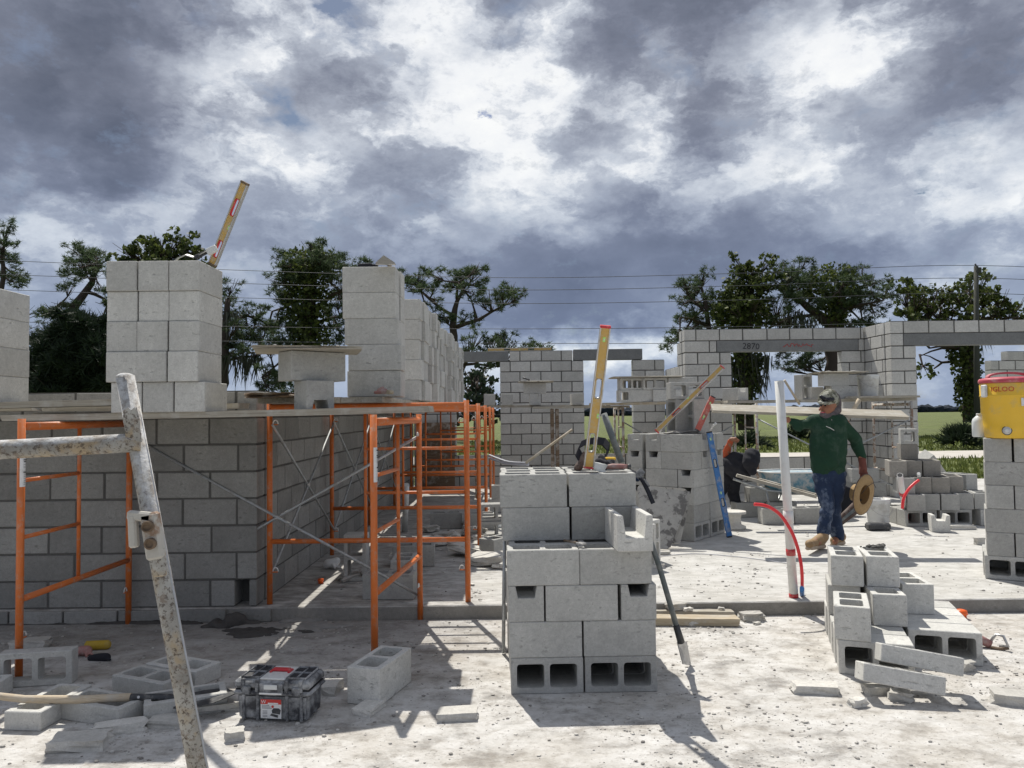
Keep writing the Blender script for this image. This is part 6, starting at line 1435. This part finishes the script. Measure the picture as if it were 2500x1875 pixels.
mk('body', capsules('body', skin, .0085, 3), M['skin'], man)
mk('glove', capsules('glove', [(a_, b_, r0 + .005, r1 + .005) for a_, b_, r0, r1 in skin[-10:]] + [(Z(846, 755, Yb - .02), Z(850, 790, Yb - .03), .040, .036)], .0075, 2), M['redglove'], man)
shirt = [(Z(478, 440, Yb), Z(470, 640, Yb), .105, .118), (Z(470, 640, Yb), Z(480, 850, Yb), .118, .112), (Z(598, 440, Yb), Z(604, 640, Yb), .108, .118), (Z(604, 640, Yb), Z(590, 850, Yb), .118, .112),
 (Z(535, 560, Yb - .05), Z(535, 780, Yb - .06), .10, .105), (Z(540, 400, Yb + .02), Z(540, 420, Yb + .02), .075, .10),
 (Z(430, 405, Yb), Z(530, 395, Yb), .070, .080), (Z(640, 410, Yb), Z(550, 395, Yb), .078, .080),
 (Z(420, 400, Yb), Z(285, 448, Yb + .06), .066, .052), (Z(285, 448, Yb + .06), Z(195, 410, Yb + .095), .052, .036), (Z(270, 475, Yb + .06), Z(235, 460, Yb + .07), .036, .034),
 (Z(660, 430, Yb), Z(795, 590, Yb + .02), .072, .062), (Z(795, 590, Yb + .02), Z(850, 740, Yb - .02), .060, .042), (Z(790, 610, Yb + .02), Z(835, 720, Yb - .0), .058, .048)]
mk('shirt', capsules('shirt', shirt, .0095, 5, .0045), M['greenshirt'], man)
mk('chest_mark', tube_mesh('c', [Z(515, 455, Yb - .155), Z(545, 467, Yb - .156), Z(590, 492, Yb - .150)], .0032, 6), M['sticker'], man)
jeans = [(Z(475, 890, Yb), Z(500, 1040, Yb - .03), .098, .088), (Z(500, 1040, Yb - .03), Z(530, 1190, Yb - .10), .088, .070), (Z(530, 1190, Yb - .10), Z(505, 1330, Yb - .11), .070, .066), (Z(505, 1330, Yb - .11), Z(492, 1415, Yb - .09), .066, .072),
 (Z(612, 890, Yb), Z(610, 1040, Yb), .098, .086), (Z(610, 1040, Yb), Z(588, 1190, Yb + .02), .086, .068), (Z(588, 1190, Yb + .02), Z(595, 1330, Yb + .07), .068, .066), (Z(595, 1330, Yb + .07), Z(618, 1445, Yb + .11), .066, .074), (Z(545, 880, Yb), Z(545, 930, Yb), .11, .10),
 (Z(470, 1425, Yb - .10), Z(520, 1420, Yb - .08), .05, .05), (Z(590, 1455, Yb + .10), Z(650, 1470, Yb + .12), .045, .045)]
mk('jeans', capsules('jeans', jeans, .0095, 3, .005), M['denim'], man)
def boot(heel, toe, ank, name):
    b = mk(name, capsules(name, [(heel + Vector((0, 0, .02)), toe + Vector((0, 0, .010)), .046, .042), (ank, heel + Vector((0, 0, .03)), .052, .050), (ank, heel.lerp(toe, .55) + Vector((0, 0, .02)), .052, .046)], .008, 3), M['boot'], man)
    d = (toe - heel); mk('sole', capsules('sole', [(heel + Vector((-.02, 0, -.035)), toe + Vector((-.02, 0, -.030)), .024, .022), (heel + Vector((.02, 0, -.035)), toe + Vector((.02, 0, -.030)), .024, .022)], .006, 2), M['sole'], b)
    mk('laces', tube_mesh('l', [ank + Vector((-.045, -.035, -.02)), heel.lerp(toe, .5) + Vector((-.01, -.045, .055)), heel.lerp(toe, .62) + Vector((-.01, -.035, .045))], .006, 6), M['lid'], b)
hg = gd(2005, 1341, .102) - base; tg = Z(360, 1520, 7.62)
boot(Vector((hg.x + .02, hg.y + .03, .060)), Vector((tg.x, tg.y, .095)), Z(495, 1470, 7.83), 'boot')
rg = gd(2050, 1331, .102) - base; boot(Vector((rg.x + .02, rg.y, .060)), Vector((rg.x - .10, rg.y - .10, .056)), Z(610, 1480, 8.06), 'boot')
# face details, cap, glasses, neck cloth
for x in (470, 508): mk('eye', lathe_mesh('e', [(.006, -.004), (.011, 0), (.006, .004)], 10), M['glasses'], man, Z(x, 262, Yb - .088 + (x - 470) * .00018), (R(90), 0, 0))
mk('mouth', tube_mesh('m', [Z(462, 325, Yb - .072), Z(482, 330, Yb - .078), Z(505, 326, Yb - .074)], .005, 6), M['lid'], man)
mk('beard', capsules('b', [(Z(478, 345, Yb - .052), Z(525, 352, Yb - .04), .028, .034)], .006, 2), M['scarf'], man)
cp = mk('cap', capsules('cap', [(Z(545, 185, Yb + .01), Z(540, 205, Yb), .088, .093), (Z(520, 205, Yb - .02), Z(560, 210, Yb + .02), .086, .088)], .008, 2), M['camo'], man)
mk('cap_brim', capsules('brim', [(Z(505, 232, Yb - .06), Z(455, 240, Yb - .13), .022, .013), (Z(480, 228, Yb - .07), Z(446, 236, Yb - .11), .02, .012), (Z(530, 236, Yb - .07), Z(490, 248, Yb - .14), .02, .012)], .006, 1), M['camo'], cp)
mk('sunglasses', capsules('sg', [(Z(470, 185, Yb - .075), Z(500, 205, Yb - .098), .020, .024), (Z(535, 210, Yb - .098), Z(575, 208, Yb - .085), .024, .022), (Z(500, 200, Yb - .10), Z(540, 205, Yb - .105), .010, .010)], .005, 1), M['glasses'], cp)
mk('neck_cloth', capsules('nc', [(Z(600, 190, Yb + .05), Z(610, 300, Yb + .05), .055, .055), (Z(600, 300, Yb + .04), Z(560, 372, Yb), .058, .068), (Z(545, 372, Yb), Z(500, 370, Yb - .03), .068, .052), (Z(575, 160, Yb + .04), Z(605, 240, Yb + .05), .05, .05)], .008, 2, .003), M['scarf'], man)
mk('collar', capsules('co', [(Z(495, 385, Yb - .05), Z(560, 398, Yb - .06), .020, .020)], .006, 1), M['muddry'], man)
# straw hat held by the brim
ht = empty('straw_hat', 'woven straw hat held by its brim in the man hand', 'hat', base + Z(868, 1085, 7.86))
axv = Vector((-.62, .78, .14)).normalized(); ht.rotation_euler = axv.to_track_quat('Z', 'Y').to_euler()
mk('brim', lathe_mesh('brim', [(.101, -.004), (.15, -.010), (.208, .004), (.210, .010), (.15, .000), (.101, .006)], 40, False), M['straw'], ht)
mk('crown', lathe_mesh('crown', [(.106, 0), (.098, .06), (.084, .115), (.058, .128), (.010, .120), (.010, .112), (.054, .118), (.078, .108), (.092, .06), (.100, 0)], 32, False), M['straw'], ht)
mk('crown_lining', lathe_mesh('cl', [(.098, -.003), (.090, .055), (.074, .100), (.003, .108)], 28, False), M['strawdark'], ht)
mk('brim_edge', tube_mesh('be', [(.209 * math.cos(a), .209 * math.sin(a), .007) for a in [2 * math.pi * k / 40 for k in range(41)]], .0045, 6), M['leather'], ht)
mk('chin_cord', tube_mesh('cc', [(.09, .02, -.012), (.02, .09, -.03), (-.12, .12, -.02), (-.19, .06, -.02)], .003, 5), M['ink'], ht)
mk('crown_patch', box_mesh('cp', (.05, .004, .045), .001), M['ink'], ht, (-.035, -.075, .065), (0, 0, -.4))
# the carried board
cb = plank(at(1738, 997, 8.22), at(2207, 1013, 8.02), .24, .030, 'wide weathered board carried on the man shoulder', 'plank')
cb.rotation_euler.rotate_axis('X', R(17))

# second worker, bent over behind the corner-on stack
b2 = Vector((2.98, 10.35, .102)); w2_ = empty('person', 'worker in black bending over behind the corner-on stack, one orange arm raised', 'person', b2)
X = lambda x, y, Y: at(1480 + x / 4.1475, 880 + y / 4.1475, Y) - b2
g = lambda x, y: Vector((x, y, 0))
mk('body', capsules('body', [(X(1300, 1060, 10.35), X(1400, 1080, 10.25), .13, .12), (X(1430, 1060, 10.1), X(1470, 1000, 10.15), .05, .05), (X(1470, 985, 10.15), X(1466, 1010, 10.14), .06, .06),
   (X(1235, 1040, 10.45), X(1215, 960, 10.4), .05, .045), (X(1215, 960, 10.4), X(1265, 800, 10.3), .042, .03), (X(1265, 800, 10.3), X(1310, 800, 10.28), .03, .03),
   (X(1310, 795, 10.28), X(1350, 805, 10.25), .010, .009), (X(1308, 802, 10.28), X(1345, 815, 10.26), .010, .009), (X(1306, 810, 10.28), X(1338, 824, 10.27), .010, .009), (X(1300, 814, 10.28), X(1328, 832, 10.27), .009, .008), (X(1295, 792, 10.27), X(1318, 780, 10.25), .011, .009),
   (X(1260, 1120, 10.5), g(-.18, .15) + Vector((0, 0, .30)), .08, .06), (g(-.18, .15) + Vector((0, 0, .30)), g(-.20, .05) + Vector((0, 0, .04)), .055, .04), (X(1300, 1140, 10.5), g(.02, .2) + Vector((0, 0, .30)), .08, .06), (g(.02, .2) + Vector((0, 0, .30)), g(.05, .1) + Vector((0, 0, .04)), .055, .04)], .011, 3), M['skin'], w2_)
mk('shirt', capsules('shirt', [(X(1285, 1060, 10.38), X(1400, 1075, 10.25), .165, .155), (X(1290, 1000, 10.35), X(1360, 1000, 10.25), .10, .10), (X(1330, 1130, 10.3), X(1420, 1110, 10.2), .12, .10)], .012, 4, .006), M['blackcloth'], w2_)
mk('hood', capsules('hood', [(X(1475, 970, 10.10), X(1465, 1030, 10.06), .11, .11), (X(1450, 1060, 10.1), X(1480, 1120, 10.05), .08, .06)], .01, 3, .004), M['blackcloth'], w2_)
mk('sleeve', capsules('sleeve', [(X(1195, 1130, 10.5), X(1200, 1010, 10.45), .075, .070), (X(1200, 1010, 10.45), X(1225, 910, 10.38), .068, .050), (X(1225, 910, 10.38), X(1262, 815, 10.31), .050, .036)], .01, 3, .004), M['orangeshirt'], w2_)
mk('trousers', capsules('trousers', [(X(1230, 1130, 10.5), g(-.18, .15) + Vector((0, 0, .30)), .12, .08), (g(-.18, .15) + Vector((0, 0, .30)), g(-.20, .05) + Vector((0, 0, .06)), .08, .065), (X(1290, 1150, 10.5), g(.02, .2) + Vector((0, 0, .30)), .12, .08), (g(.02, .2) + Vector((0, 0, .30)), g(.05, .1) + Vector((0, 0, .06)), .08, .065)], .012, 3, .004), M['blackcloth'], w2_)
